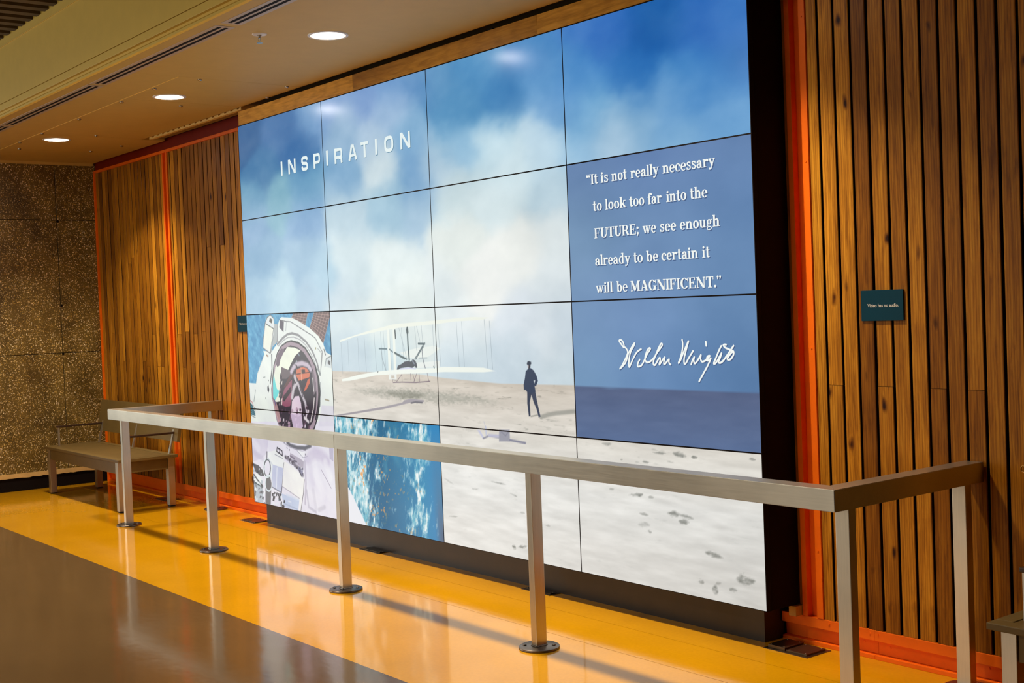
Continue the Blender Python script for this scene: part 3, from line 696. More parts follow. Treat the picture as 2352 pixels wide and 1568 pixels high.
('L',(226,238,240),1.0,7,[(293,271),(287,247),(274,225),(255,208),(233,198),(210,196),(189,203),(173,217),(164,237),(162,260),(168,285),(182,306),(201,323),(223,333),(246,334),(266,328),(282,314),(291,294),(293,271)]),
('L',(90,92,100),1.0,10,[(234,383),(227,333)]),
('L',(222,232,238),1.0,12,[(294,162),(289,142),(278,124),(262,110),(244,101),(225,100),(208,105),(195,116),(187,133),(186,153),(191,173),(202,191),(218,205),(236,213),(255,215),(272,209),(285,198),(292,181),(294,162)]),
('P',(60,62,70),0.9,0,[(347,100),(363,98),(358,72),(340,79)]),
('P',(60,62,70),0.9,0,[(293,56),(322,55),(314,34),(286,35)]),
('P',(110,112,120),0.9,0,[(356,104),(376,102),(371,87),(350,83)]),
('P',(190,200,212),0.9,0,[(395,24),(429,24),(421,13),(389,3)]),
('P',(84,86,94),0.9,0,[(402,96),(421,93),(415,68),(395,74)]),
('P',(232,238,242),0.9,0,[(287,2),(305,0),(301,-8),(280,-19)]),
('P',(60,62,70),0.9,0,[(396,69),(418,67),(412,52),(390,48)]),
('P',(60,62,70),0.9,0,[(380,99),(395,97),(390,74),(373,78)]),
('P',(60,62,70),0.9,0,[(442,16),(468,15),(462,5),(436,-5)]),
('P',(232,238,242),0.9,0,[(289,24),(321,23),(313,10),(283,3)]),
('P',(190,200,212),0.9,0,[(379,64),(408,63),(400,40),(373,43)]),
('P',(232,238,242),0.9,0,[(406,87),(430,85),(424,73),(400,66)]),
('P',(110,112,120),0.9,0,[(425,27),(457,26),(450,17),(419,5)]),
('P',(232,238,242),0.9,0,[(346,30),(361,28),(357,15),(340,9)]),
('P',(84,86,94),0.9,0,[(387,68),(418,67),(410,47),(380,47)]),
('P',(60,62,70),0.9,0,[(414,44),(434,42),(428,19),(407,23)]),
('P',(60,62,70),0.9,0,[(385,80),(406,78),(401,69),(379,59)]),
('P',(190,200,212),0.9,0,[(408,86),(424,84),(418,61),(401,65)]),
('P',(60,62,70),0.9,0,[(284,91),(318,91),(309,66),(277,70)]),
('P',(60,62,70),0.9,0,[(436,21),(463,20),(457,8),(430,0)]),
('P',(190,200,212),0.9,0,[(302,85),(324,83),(319,73),(296,64)]),
('P',(232,238,242),0.9,0,[(432,43),(449,41),(444,23),(426,22)]),
('P',(60,62,70),0.9,0,[(400,100),(430,99),(423,83),(394,79)]),
('P',(60,62,70),0.9,0,[(299,73),(333,72),(325,55),(293,51)]),
('P',(60,62,70),0.9,0,[(313,102),(341,100),(334,90),(306,80)]),
('P',(60,62,70),0.9,0,[(461,59),(477,57),(472,34),(454,38)]),
('P',(176,190,200),0.8,0,[(123,225),(134,220),(130,207),(115,205)]),
('P',(226,234,238),0.8,0,[(123,183),(143,180),(135,165),(114,164)]),
('P',(226,234,238),0.8,0,[(17,115),(35,111),(28,94),(8,95)]),
('P',(84,88,96),0.8,0,[(131,53),(154,50),(145,27),(122,34)]),
('P',(60,66,74),0.8,0,[(69,239),(95,236),(85,218),(60,219)]),
('P',(118,122,128),0.8,0,[(0,161),(25,157),(14,127),(-9,141)]),
('P',(240,244,244),0.8,0,[(10,47),(27,43),(20,24),(1,27)]),
('P',(240,244,244),0.8,0,[(96,256),(111,252),(106,244),(88,236)]),
('P',(60,66,74),0.8,0,[(78,113),(93,109),(88,101),(70,93)]),
('P',(176,190,200),0.8,0,[(111,109),(131,106),(123,86),(102,90)]),
('P',(176,190,200),0.8,0,[(122,170),(151,168),(139,137),(113,151)]),
('P',(60,66,74),0.8,0,[(112,93),(133,89),(125,72),(103,73)]),
('P',(118,122,128),0.8,0,[(92,88),(113,85),(105,70),(83,68)]),
('P',(240,244,244),0.8,0,[(-24,50),(-2,47),(-10,29),(-33,30)]),
('P',(226,234,238),0.8,0,[(184,284),(212,281),(203,271),(176,265)]),
('P',(118,122,128),0.8,0,[(124,94),(153,91),(142,66),(115,74)]),
('P',(226,234,238),0.8,0,[(139,76),(161,72),(152,53),(130,56)]),
('P',(176,190,200),0.8,0,[(7,240),(25,236),(18,218),(-2,220)]),
('P',(240,244,244),0.8,0,[(166,97),(184,94),(177,73),(158,78)]),
('P',(118,122,128),0.8,0,[(15,82),(32,78),(26,67),(6,62)]),
('P',(118,122,128),0.8,0,[(114,126),(139,123),(130,109),(106,106)]),
('P',(176,190,200),0.8,0,[(4,191),(30,187),(21,177),(-5,171)]),
('P',(226,234,238),0.8,0,[(179,266),(197,262),(191,249),(170,247)]),
('P',(176,190,200),0.8,0,[(-11,111),(16,108),(5,82),(-20,91)]),
('P',(226,234,238),0.8,0,[(64,158),(85,154),(77,139),(55,138)]),
('P',(226,234,238),0.8,0,[(32,104),(61,101),(50,82),(23,84)]),
('P',(176,190,200),0.8,0,[(14,191),(35,187),(28,175),(5,171)]),
('P',(240,244,244),0.8,0,[(14,105),(37,102),(28,86),(5,85)]),
('P',(176,190,200),0.8,0,[(-19,-1),(-6,-5),(-13,-36),(-28,-21)]),
('P',(226,234,238),0.8,0,[(32,34),(55,31),(45,1),(23,14)]),
('P',(84,88,96),0.8,0,[(93,54),(120,52),(110,39),(84,35)]),
('P',(176,190,200),0.8,0,[(21,249),(35,245),(28,219),(12,230)]),
('P',(226,234,238),0.8,0,[(95,156),(112,152),(104,127),(86,136)]),
('P',(84,88,96),0.8,0,[(150,15),(172,12),(164,-5),(141,-5)]),
('L',(150,140,160),0.5,26,[(536,355),(701,322)]),
('L',(236,234,244),0.6,60,[(12,455),(99,398)]),
('L',(196,190,210),0.5,40,[(38,362),(161,328)]),
('L',(214,208,226),0.4,60,[(848,377),(894,214)]),
('L',(200,196,212),0.4,36,[(889,165),(918,45)]),
('L',(244,243,248),0.6,60,[(1073,365),(1132,273)]),
('L',(242,240,247),0.6,80,[(940,286),(1006,146)]),
('L',(110,100,120),0.7,12,[(581,378),(642,363)]),
('L',(84,78,96),0.8,12,[(630,347),(672,345)]),
('L',(70,68,84),0.7,14,[(707,283),(735,250)]),
('L',(170,182,206),0.7,10,[(464,34),(652,12)]),
('L',(214,222,238),0.7,18,[(502,99),(679,80)]),
('L',(120,122,140),0.7,6,[(354,373),(472,351)]),
('L',(196,200,212),0.6,14,[(251,335),(306,297)]),
('P',(140,132,150),0.8,0,[(715,311),(729,310),(726,299),(712,301)]),
('P',(80,76,92),0.8,0,[(605,340),(620,338),(617,328),(602,330)]),
('P',(60,58,70),0.8,0,[(572,334),(586,332),(583,322),(569,324)]),
('P',(140,132,150),0.8,0,[(607,352),(621,350),(618,340),(604,342)]),
('P',(60,58,70),0.8,0,[(546,377),(561,375),(558,365),(543,367)]),
('P',(80,76,92),0.8,0,[(748,273),(763,271),(760,261),(745,262)]),
('P',(140,132,150),0.8,0,[(633,313),(647,311),(644,301),(630,303)]),
('P',(140,132,150),0.8,0,[(514,359),(529,357),(526,346),(511,348)]),
('P',(140,132,150),0.8,0,[(699,317),(713,315),(710,305),(696,307)]),
('P',(60,58,70),0.8,0,[(608,345),(622,343),(619,333),(605,335)]),
('P',(80,76,92),0.8,0,[(671,306),(685,304),(682,294),(668,296)]),
('P',(140,132,150),0.8,0,[(656,328),(670,326),(667,316),(653,318)]),
('P',(60,58,70),0.8,0,[(746,305),(761,303),(758,293),(743,295)]),
('P',(230,228,236),0.8,0,[(524,369),(539,367),(536,357),(521,359)]),
('P',(230,228,236),0.8,0,[(579,340),(593,338),(590,327),(576,329)]),
('P',(60,58,70),0.8,0,[(581,362),(595,360),(592,349),(578,351)]),
('P',(60,58,70),0.8,0,[(621,345),(635,343),(632,333),(618,334)]),
('P',(60,58,70),0.8,0,[(725,306),(739,304),(736,294),(722,296)]),
('P',(80,76,92),0.8,0,[(600,329),(614,327),(611,317),(596,319)]),
('P',(80,76,92),0.8,0,[(716,313),(730,311),(727,301),(713,303)]),
('P',(60,58,70),0.8,0,[(516,367),(531,365),(528,355),(513,357)]),
('P',(230,228,236),0.8,0,[(728,311),(742,309),(739,299),(725,301)]),
('P',(80,76,92),0.8,0,[(559,343),(574,341),(571,331),(556,333)]),
('P',(140,132,150),0.8,0,[(631,345),(645,343),(642,332),(628,334)]),
('P',(60,58,70),0.8,0,[(660,307),(674,305),(671,295),(657,297)]),
('P',(60,58,70),0.8,0,[(640,343),(654,341),(651,331),(637,332)]),
('P',(80,76,92),0.8,0,[(703,304),(717,303),(714,292),(700,294)]),
('P',(60,58,70),0.8,0,[(566,355),(580,353),(577,343),(563,345)]),
('P',(60,58,70),0.8,0,[(712,290),(726,288),(723,277),(709,279)]),
('P',(230,228,236),0.8,0,[(739,296),(753,295),(750,284),(736,286)])]
SLEEVE=[(1224,243),(1361,226),(1436,149),(1566,5),(1200,-46)]
SKY=[(94,2695,64,110,160),(626,2669,78,125,178),(1086,2692,120,165,210),(335,2357,84,135,180),(179,2155,112,165,198),(920,2498,74,124,178),(954,2204,118,170,205),(577,2151,135,185,205),(1344,2697,140,175,220),(1715,2642,128,165,215),(2067,2667,120,165,215),(2348,2673,105,155,205),(1798,2389,190,215,235),(1886,2232,215,232,238),(1493,2510,155,190,220),(2237,2411,140,185,220),(2218,2158,120,168,210),(1519,2176,130,175,212),(2306,2098,125,170,210),(2057,2539,170,200,230),(2523,2620,90,150,198),(2724,2443,86,150,198),(3124,2455,66,135,192),(3501,2641,74,140,200),(2944,2671,90,155,205),(2713,2275,150,195,225),(3033,2235,200,228,240),(3403,2189,196,224,240),(3556,2412,100,160,212),(2531,2125,190,215,230),(3178,2102,212,234,242),(3743,2726,74,132,205),(3994,2676,54,116,196),(4288,2618,22,96,172),(4559,2565,48,112,192),(4812,2515,60,124,200),(3728,2471,72,140,205),(4131,2405,44,116,190),(4549,2336,60,132,200),(4802,2294,58,130,200),(3782,2270,110,170,215),(4122,2223,140,185,220),(4410,2261,110,165,215),(4670,2146,110,165,215),(3964,2120,180,210,232),(3740,2105,150,195,228),(4430,2101,130,180,220),(4769,2113,120,175,222),(164,2000,130,170,208),(936,2002,130,172,212),(276,1745,128,172,205),(910,1712,152,188,215),(516,1490,186,216,230),(1135,1586,170,205,225),(246,1436,160,196,220),(1004,1417,180,206,225),(1506,2013,190,215,228),(2014,1970,160,198,220),(2297,1971,165,198,222),(1478,1683,208,226,232),(1990,1656,224,236,236),(1349,1437,200,218,228),(2118,1442,228,238,236),(2609,1994,205,225,230),(3093,1972,215,232,236),(3529,1953,190,215,228),(2675,1719,228,236,232),(3263,1682,238,242,238),(3547,1664,226,236,238),(2865,1491,240,243,240),(3499,1445,224,234,238),(2529,1479,224,234,236),(1447,1295,212,226,228),(1433,1127,196,214,224),(1962,1288,226,234,230),(1949,1129,202,222,228),(2243,1232,220,230,228),(2641,1229,226,234,236),(2629,1056,208,224,232),(3238,1270,220,230,238),(3558,1266,208,222,232),(3225,1063,204,220,230),(3545,1044,206,222,230),(3413,1178,218,228,234)]
QUOTESKY=[(3734,1998,92,118,170),(4256,1983,96,124,178),(4790,2017,98,128,178),(3722,1783,116,146,184),(4243,1742,106,136,182),(4776,1700,92,126,178),(3743,1566,118,148,184),(4374,1533,112,142,186),(4815,1473,104,136,184),(3733,1393,100,132,174),(4224,1358,108,138,186),(4761,1363,100,132,176),(3695,1307,130,152,200),(4074,1300,124,148,200),(4758,1287,98,132,182),(3718,1133,112,146,186),(4213,1135,110,142,190),(4751,1136,88,122,172),(3710,981,114,148,190),(4348,995,100,134,184),(4795,1004,80,112,160)]
SIGNATURE=[[(4012,1140),(3997,1155),(3984,1169),(3985,1174),(3996,1175),(4009,1166),(4016,1149),(4014,1143),(4028,1136),(4038,1124),(4039,1112),(4026,1090),(3996,1051),(3982,1037),(4015,1060),(4031,1081),(4043,1109),(4065,1136),(4089,1160),(4082,1145),(4064,1124),(4051,1097),(4045,1066),(4047,1046),(4063,1067),(4087,1100),(4105,1118),(4123,1128),(4133,1131)],[(4121,1082),(4109,1067),(4105,1052),(4114,1049),(4132,1055),(4152,1079),(4173,1109),(4193,1129),(4195,1135),(4187,1136),(4173,1124),(4159,1097),(4158,1080),(4171,1069),(4192,1074),(4218,1092),(4240,1116),(4271,1145),(4275,1155),(4267,1157),(4252,1139),(4227,1101),(4213,1074),(4212,1061),(4221,1057),(4231,1066),(4245,1083),(4256,1092),(4258,1081),(4251,1060),(4267,1075),(4284,1092),(4289,1092),(4282,1075),(4282,1062),(4291,1065),(4315,1085),(4314,1075),(4318,1065),(4325,1061)],[(4404,1175),(4407,1157),(4403,1128),(4390,1093),(4376,1069),(4389,1082),(4415,1125),(4443,1168),(4434,1145),(4414,1094),(4413,1066),(4425,1071),(4441,1091),(4470,1124)],[(4455,1063),(4464,1080),(4476,1097),(4472,1083),(4477,1068),(4491,1076),(4512,1100),(4518,1106),(4515,1089),(4522,1077),(4534,1078),(4552,1086),(4569,1100),(4570,1103),(4558,1100),(4552,1089),(4555,1082),(4567,1084),(4577,1091),(4556,1058),(4532,1027),(4501,987)],[(4550,1166),(4551,1157),(4552,1148)],[(4642,1147),(4627,1126),(4607,1092),(4594,1070),(4602,1069),(4618,1084),(4642,1115),(4633,1095),(4623,1079),(4628,1072),(4644,1077),(4667,1098),(4694,1126),(4714,1148)],[(4671,1153),(4658,1153),(4655,1149),(4665,1140),(4687,1132),(4705,1126),(4714,1121),(4711,1107),(4696,1090),(4681,1086),(4676,1089),(4678,1096),(4701,1118),(4713,1122)]]

# ================================================================== THE SETTING
CZ = 3.042            # underside of the low ceiling
WY = 0.22             # face of the plank cladding
XL = -3.55            # concrete end wall
# ---- floor: resin bays with thin scored joints
fl = empty('floor'); tag(fl, kind='structure')
for nm, y0, y1, mt in [('floor_bay', -9.0, -1.362, 'floor_grey'), ('floor_bay', -1.362, -0.4515, 'floor_yellow'),
                       ('floor_bay', -0.449, -0.1415, 'floor_yellow'), ('floor_bay', -0.139, 0.30, 'floor_yellow')]:
    MB().box(-9.0, 13.0, y0, y1, -0.05, 0.0).build(nm, M[mt], fl)
MB().box(-9.0, 13.0, -9.0, 0.3, -0.07, -0.003).build('joint_bed', plain('joint_brown', (0.11, 0.05, 0.008, 1), 0.8), fl)

# ---- back wall: black backing with cedar planks
wb = MB().box(XL-0.2, 13.0, 0.262, 0.36, 0.0, 4.0).build('wall_back', M['black']); tag(wb, kind='structure')
rnd = random.Random(4)
PITCH_, GAP = 0.0825, 0.0115
plank_mesh = {}
def plank(x0, x1, z0, z1):
    key = (round(x1-x0, 4), round(z1-z0, 3))
    if key not in plank_mesh:
        b = MB(); wd, h = x1-x0, z1-z0
        e = 0.0022
        P = [(0, 0.024, 0), (wd, 0.024, 0), (wd, e, 0), (wd-e, 0, 0), (e, 0, 0), (0, e, 0)]
        n = 6
        V = P+[(a, b_, h) for a, b_, c in P]
        F = [(0, 1, 2, 3, 4, 5), (11, 10, 9, 8, 7, 6)]+[(k, k+6, (k+1) % 6+6, (k+1) % 6) for k in range(6)]
        b.poly(V, F)
        for fi in (2, 3, 7): b.m[fi] = 1          # back and side edges: gap shade put into the colour
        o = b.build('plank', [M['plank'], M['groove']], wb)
        plank_mesh[key] = o.data
    else:
        o = bpy.data.objects.new('plank', plank_mesh[key]); link(o, wb)
    o.location = (x0, WY+rnd.uniform(-0.0015, 0.0015), z0)
    return o
ZB, ZT = 0.124, 3.34
# right of the screen
edges = [4.985, 5.042, 5.1245, 5.208, 5.290, 5.374, 5.455, 5.537, 5.6195, 5.702, 5.7845, 5.867, 5.9495]
while edges[-1] < 9.4: edges.append(round(edges[-1]+0.0825, 4))
split_at = {1: 1.142, 4: 1.142, 7: 1.140, 9: 1.139, 13: 1.14, 16: 1.14, 20: 1.9, 23: 1.14}
for i in range(len(edges)-1):
    a = edges[i]+(GAP/2 if i else 0.001); b = edges[i+1]-GAP/2
    if i in split_at:
        plank(a, b, ZB, split_at[i]-0.0008); plank(a, b, split_at[i]+0.0008, ZT)
    else: plank(a, b, ZB, ZT)
plank(4.80, 4.868, ZB, ZT)
# left of the screen
x = -3.532
lefts = []
while x < -1.93: lefts.append((x, x+0.0813)); x += 0.0813
lefts = lefts[:-1]+[(lefts[-1][0], -1.925)] if lefts[-1][1] > -1.9 else lefts
lefts.append((-1.806, -1.765)); x = -1.765
while x < 0.10: lefts.append((x, x+0.0822)); x += 0.0822
for i, (a, b) in enumerate(lefts):
    r = rnd.random()
    z1 = 2.949
    if r < 0.55:
        zs = rnd.choice([1.12, 1.42, 1.16, 2.10, 2.05, 1.40])
        plank(a+GAP*0.5, b-GAP*0.5, ZB, zs-0.0008); plank(a+GAP*0.5, b-GAP*0.5, zs+0.0008, z1)
    else: plank(a+GAP*0.5, b-GAP*0.5, ZB, z1)
# ---- orange steelwork framing the planks
def screw(b, x, y, z, r=0.005): b.cyl((x, y, z), (x, y-0.0025, z), r, 10)
def upright(x0, x1, z0, z1, name):
    t = empty(name); tag(t, kind='structure')
    wL, wR = 0.026*(x1-x0)/0.109, 0.032*(x1-x0)/0.109
    MB().box(x0, x0+wL, 0.213, 0.262, z0, z1, c=0.0012).build('flange', M['orange'], t)
    MB().box(x1-wR, x1, 0.213, 0.262, z0, z1, c=0.0012).build('flange', M['orange'], t)
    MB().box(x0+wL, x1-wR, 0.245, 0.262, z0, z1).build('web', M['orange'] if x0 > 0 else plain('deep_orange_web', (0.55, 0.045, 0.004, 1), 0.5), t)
    for z in (0.42, 1.30, 2.10, 2.72):
        b = MB(); screw(b, x1-wR/2, 0.213, z, 0.004); b.build('screw', M['orange'], t)
    return t
upright(4.872, 4.983, ZB, ZT, 'trim_1')
upright(-1.922, -1.809, ZB, 2.949, 'trim_2')
t3 = MB().box(-3.548, -3.534, 0.205, 0.262, 0.0, 2.97, c=0.001).build('trim_3', M['orange']); tag(t3, kind='structure')
def base_channel(name, xs, screws):
    t = empty(name); tag(t, kind='structure')
    for a, b in zip(xs[:-1], xs[1:]):
        a += 0.0006; b -= 0.0006
        MB().box(a, b, 0.215, 0.262, 0.079, 0.123, c=0.0015).build('flange', M['orange'], t)
        MB().box(a, b, 0.2435, 0.262, 0.019, 0.079).build('web', M['orange'], t)
        MB().box(a, b, 0.216, 0.262, 0.0, 0.018, c=0.0015).build('toe', M['orange'], t)
    for x, z, y in screws:
        b = MB(); screw(b, x, y, z); b.build('screw', M['orange'], t)
base_channel('baseboard_right', [4.752, 5.243, 7.0, 9.4], [(5.012, .108, .215), (5.222, .108, .215), (5.262, .108, .215), (5.17, .06, .2435), (5.30, .055, .2435), (5.75, .06, .2435)])
base_channel('baseboard_left', [-3.534, -1.70, -0.02], [(-3.0, .105, .215), (-1.2, .105, .215), (-.6, .105, .215)])
t = empty('trim_4'); tag(t, kind='structure')   # red header channel over the left planks
MB().box(-3.60, 0.0, 0.205, 0.262, 2.949, 2.972, c=0.0015).build('flange', M['orange'], t)
MB().box(-3.60, 0.0, 0.232, 0.262, 2.972, 3.07).build('web', M['red'], t)

# ---- concrete end wall
wl = MB().box(XL-0.35, XL-0.012, -1.62, 0.262, 0.0, 3.9).build('wall_left', plain('dark_joint_mortar', (0.03, 0.018, 0.006, 1), 0.9)); tag(wl, kind='structure')
ys = [-1.62, -0.159, 0.258]; zs = [0.148, 1.253, 2.505, 3.55]
for i in range(2):
    for j in range(3):
        g = 0.0028
        MB().box(XL-0.30, XL, ys[i]+g, ys[i+1]-g, zs[j]+g, zs[j+1]-g, c=0.003).build('concrete_panel', M['concrete'], wl)
for (y, z) in [(-0.159, 1.245), (-0.150, 2.49), (-0.152, 1.70)]:
    MB().lathe((0, 0, 0), [(0.0, 0.0), (0.009, 0.0), (0.012, 0.0012)], 14).build('tie_hole', M['black'], wl)
for k, (y, z) in enumerate([(-0.159, 1.245), (-0.150, 2.49), (-0.152, 1.70)]):
    o = [c for c in wl.children if c.name.startswith('tie_hole')][k]
    o.rotation_euler = (0, R(90), 0); o.location = (XL+0.0005, y, z)
lg = MB()
rg = random.Random(8)
N = 60
prof = []
for k in range(N+1):
    y = -1.62+k*(1.878/N)
    prof.append((y, 0.122+rg.uniform(-0.004, 0.004)))
P = [(XL+0.012, y, z) for y, z in prof]+[(XL+0.012, y, 0.162) for y, z in prof]+[(XL-0.1, y, z) for y, z in prof]+[(XL-0.1, y, 0.162) for y, z in prof]
F = []
n = N+1
for k in range(N):
    F += [(k, k+1, n+k+1, n+k), (n+k, n+k+1, 3*n+k+1, 3*n+k), (k, 2*n+k, 2*n+k+1, k+1)]
lg.poly(P, F); lo = lg.build('trim_5', M['ledge']); tag(lo, kind='structure')
MB().box(XL-0.012, XL-0.004, -1.62, 0.262, 0.0, 0.150).build('skirting_recess', M['black'], wl)

# ---- low ceiling: metal panels with fine joints
ce = MB().box(XL-0.1, 13.0, -1.32, 0.262, 3.16, 3.20).build('ceiling', M['black']); tag(ce, kind='structure')
def cpanel(x0, x1, y0, y1, edge=True):
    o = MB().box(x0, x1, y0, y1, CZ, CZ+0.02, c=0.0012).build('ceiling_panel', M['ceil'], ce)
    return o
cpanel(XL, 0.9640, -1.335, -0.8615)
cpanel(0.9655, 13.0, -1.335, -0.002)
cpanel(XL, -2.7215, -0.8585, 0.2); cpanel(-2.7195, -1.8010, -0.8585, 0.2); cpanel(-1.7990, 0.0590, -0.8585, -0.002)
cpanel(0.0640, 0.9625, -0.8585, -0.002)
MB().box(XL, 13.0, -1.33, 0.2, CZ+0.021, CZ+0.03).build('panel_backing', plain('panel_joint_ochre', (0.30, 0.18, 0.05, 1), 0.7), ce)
# raised edge bead of the access panels
MB().box(-2.85, 0.962, -0.8625, -0.8575, CZ-0.002, CZ+0.004).build('panel_bead', M['fascia'], ce)
MB().box(XL, XL+0.03, -1.33, 0.2, CZ-0.022, CZ).build('edge_trim', M['ceil'], ce)
for (x, y) in [(0.509, -0.832), (0.931, -0.705), (-0.067, -0.833), (-0.063, -0.403), (-0.915, -0.831), (-1.719, -0.847), (-2.27, -0.852), (-2.684, -0.734), (-1.697, -0.422), (-2.642, -0.131), (-2.214, -0.014), (0.94, -0.094), (0.517, -0.02)]:
    MB().lathe((x, y, CZ), [(0.015, 0.0), (0.0145, -0.006), (0.009, -0.010), (0.0, -0.011)], 14).build('bolt', M['chrome'], ce, smooth=True)
# fascia stepping up to the slatted hall ceiling
MB().prism_x([(-1.352, CZ+0.002), (-1.335, CZ-0.002), (-1.335, CZ+0.03), (-1.352, CZ+0.016)], XL, 13.0).build('fascia_lip', M['fascia'], ce)
MB().box(XL, 13.0, -1.330, -1.318, CZ+0.012, CZ+0.05).build('fascia_recess', M['fascia'], ce)
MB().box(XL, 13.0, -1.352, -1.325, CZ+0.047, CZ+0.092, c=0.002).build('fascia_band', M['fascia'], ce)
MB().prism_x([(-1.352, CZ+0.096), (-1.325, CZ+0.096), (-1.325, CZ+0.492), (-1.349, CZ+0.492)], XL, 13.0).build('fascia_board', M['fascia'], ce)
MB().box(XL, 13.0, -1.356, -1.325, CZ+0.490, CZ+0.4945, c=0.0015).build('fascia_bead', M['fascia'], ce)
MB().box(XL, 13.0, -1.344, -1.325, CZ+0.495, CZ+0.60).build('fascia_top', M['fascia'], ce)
MB().box(-9, 13.0, -9.0, -1.31, 3.78, 3.82).build('slat_backing', M['black'], ce)
k = 0; me = None
x = -3.5
while x < 9:
    if me is None:
        o = MB().box(0, 0.082, -7.0, -1.346, 3.592, 3.66).build('slat', M['slat'], ce); me = o.data
    else: o = bpy.data.objects.new('slat', me); link(o, ce)
    o.location = (x, 0, 0); x += 0.166
# perforated angle along the ceiling edge
t = empty('trim_6'); tag(t, kind='structure')
xs0 = -1.64; holes = []
b = MB(); pz0, pz1 = 3.0225, 3.041
hx = xs0+0.06
while hx < 0.04:
    holes.append(hx); hx += 0.105
px = xs0
for h in holes:
    b.box(px, h, 0.0, 0.003, pz0, pz1); b.box(h, h+0.04, 0.0, 0.003, pz0, 3.0335); px = h+0.04
b.box(px, 0.062, 0.0, 0.003, pz0, pz1)
b.box(xs0, 0.062, 0.003, 0.03, pz0, pz0+0.002)
b.build('perforated_angle', M['yellow_trim'], t)

# ================================================================== VIDEO WALL
PW, PH, SZ = 1.2135, 0.6845, 0.172
vw = empty('video_wall', (0, 0, 0))
tag(vw, 'huge video wall of sixteen screens showing sky, biplane, astronaut and a quotation', 'video wall')
MB().box(0.0, 4.854, 0.030, 0.235, SZ, SZ+4*PH, c=0.002).build('housing', M['housing'], vw)
MB().box(-0.018, 4.745, 0.105, 0.235, 0.0, SZ).build('plinth', M['plinth'], vw)
MB().box(4.70, 4.744, 0.236, 0.262, 0.0, 3.2).build('side_infill', M['black'], vw)

def vnoise(x, y, seed):
    xi = np.floor(x).astype(np.int64); yi = np.floor(y).astype(np.int64)
    fx = x-xi; fy = y-yi
    fx = fx*fx*(3-2*fx); fy = fy*fy*(3-2*fy)
    def h(a, b):
        v = (a*374761393+b*668265263+seed*974634777) & 0xffffffff
        v = ((v ^ (v >> 13))*1274126177) & 0xffffffff
        v = v ^ (v >> 16)
        return (v & 0xffff)/65535.0
    return (h(xi, yi)*(1-fx)+h(xi+1, yi)*fx)*(1-fy)+(h(xi, yi+1)*(1-fx)+h(xi+1, yi+1)*fx)*fy
def fbm(x, y, seed, oct=5, gain=0.5):
    s = 0; a = 1; t = 0
    for o_ in range(oct):
        s = s+a*vnoise(x, y, seed+o_*17); t += a; a *= gain; x = x*2.03+11.3; y = y*2.03+5.7
    return s/t
def rbf(x, z, pts, sig):
    P_ = np.array(pts, float)
    acc = np.zeros(x.shape+(3,)); ws = np.zeros(x.shape)
    for q in P_:
        wgt = np.exp(-((x-q[0])**2+((z-q[1])*1.25)**2)/(2*sig*sig))+1e-9
        acc += wgt[..., None]*q[2:5]; ws += wgt
    return acc/ws[..., None]
def inpoly(x, z, pts):
    ins = np.zeros(x.shape, bool); n_ = len(pts)
    for i_ in range(n_):
        x0, z0 = pts[i_]; x1, z1 = pts[(i_+1) % n_]
        if z0 == z1: continue
        c = ((z0 > z) != (z1 > z)) & (x < (x1-x0)*(z-z0)/(z1-z0)+x0)
        ins ^= c
    return ins
def segd(x, z, pts):
    d = np.full(x.shape, 1e9)
    for (x0, z0), (x1, z1) in zip(pts[:-1], pts[1:]):
        dx, dz = x1-x0, z1-z0; L = dx*dx+dz*dz+1e-9
        t_ = np.clip(((x-x0)*dx+(z-z0)*dz)/L, 0, 1)
        d = np.minimum(d, np.hypot(x-x0-t_*dx, z-z0-t_*dz))
    return d
def paint(img, x, z, ops, g):
    for op in ops:
        kind, c, a, w_, pts = op
        A = np.array(pts, float); pad = w_+2*g+8
        sel = (x > A[:, 0].min()-pad) & (x < A[:, 0].max()+pad) & (z > A[:, 1].min()-pad) & (z < A[:, 1].max()+pad)
        if not sel.any(): continue
        xs_, zs_ = x[sel], z[sel]
        if kind == 'P':
            cov = inpoly(xs_, zs_, pts).astype(float)
            d = segd(xs_, zs_, list(pts)+[pts[0]])
            cov = np.where(cov > 0, np.clip(0.5+d/g, 0, 1), np.clip(0.5-d/g, 0, 1))
        else:
            soft = g if w_ < 20 else w_*0.45
            if tuple(c) in ((128, 130, 124), (150, 152, 140), (125, 125, 112)):      # ragged mark in the sand, tapering at its ends
                (xa, za), (xb, zb_) = pts[0], pts[-1]
                L_ = math.hypot(xb-xa, zb_-za)+1
                d = segd(xs_, zs_, pts)
                tt = np.clip(((xs_-xa)*(xb-xa)+(zs_-za)*(zb_-za))/L_**2, 0, 1)
                rag = fbm(xs_/22+za, zs_/9+xa, 97, 4)
                hw = w_*0.75*np.clip(4*tt*(1-tt), 0, 1)**0.6*(0.35+1.1*rag)
                cov = np.clip((hw-d)/(w_*0.5), 0, 1)*(0.55+0.6*rag)
                a = min(1.0, a*1.05)
            else:
                d = segd(xs_, zs_, pts)
                cov = np.clip((w_/2+soft/2-d)/soft, 0, 1)*min(1.0, w_/g+0.25)
        cov = (cov*a)[:, None]
        img[sel] = img[sel]*(1-cov)+np.array(c, float)*cov
    return img
HX = [p_[0] for p_ in HORIZON]; HZ_ = [p_[1] for p_ in HORIZON]
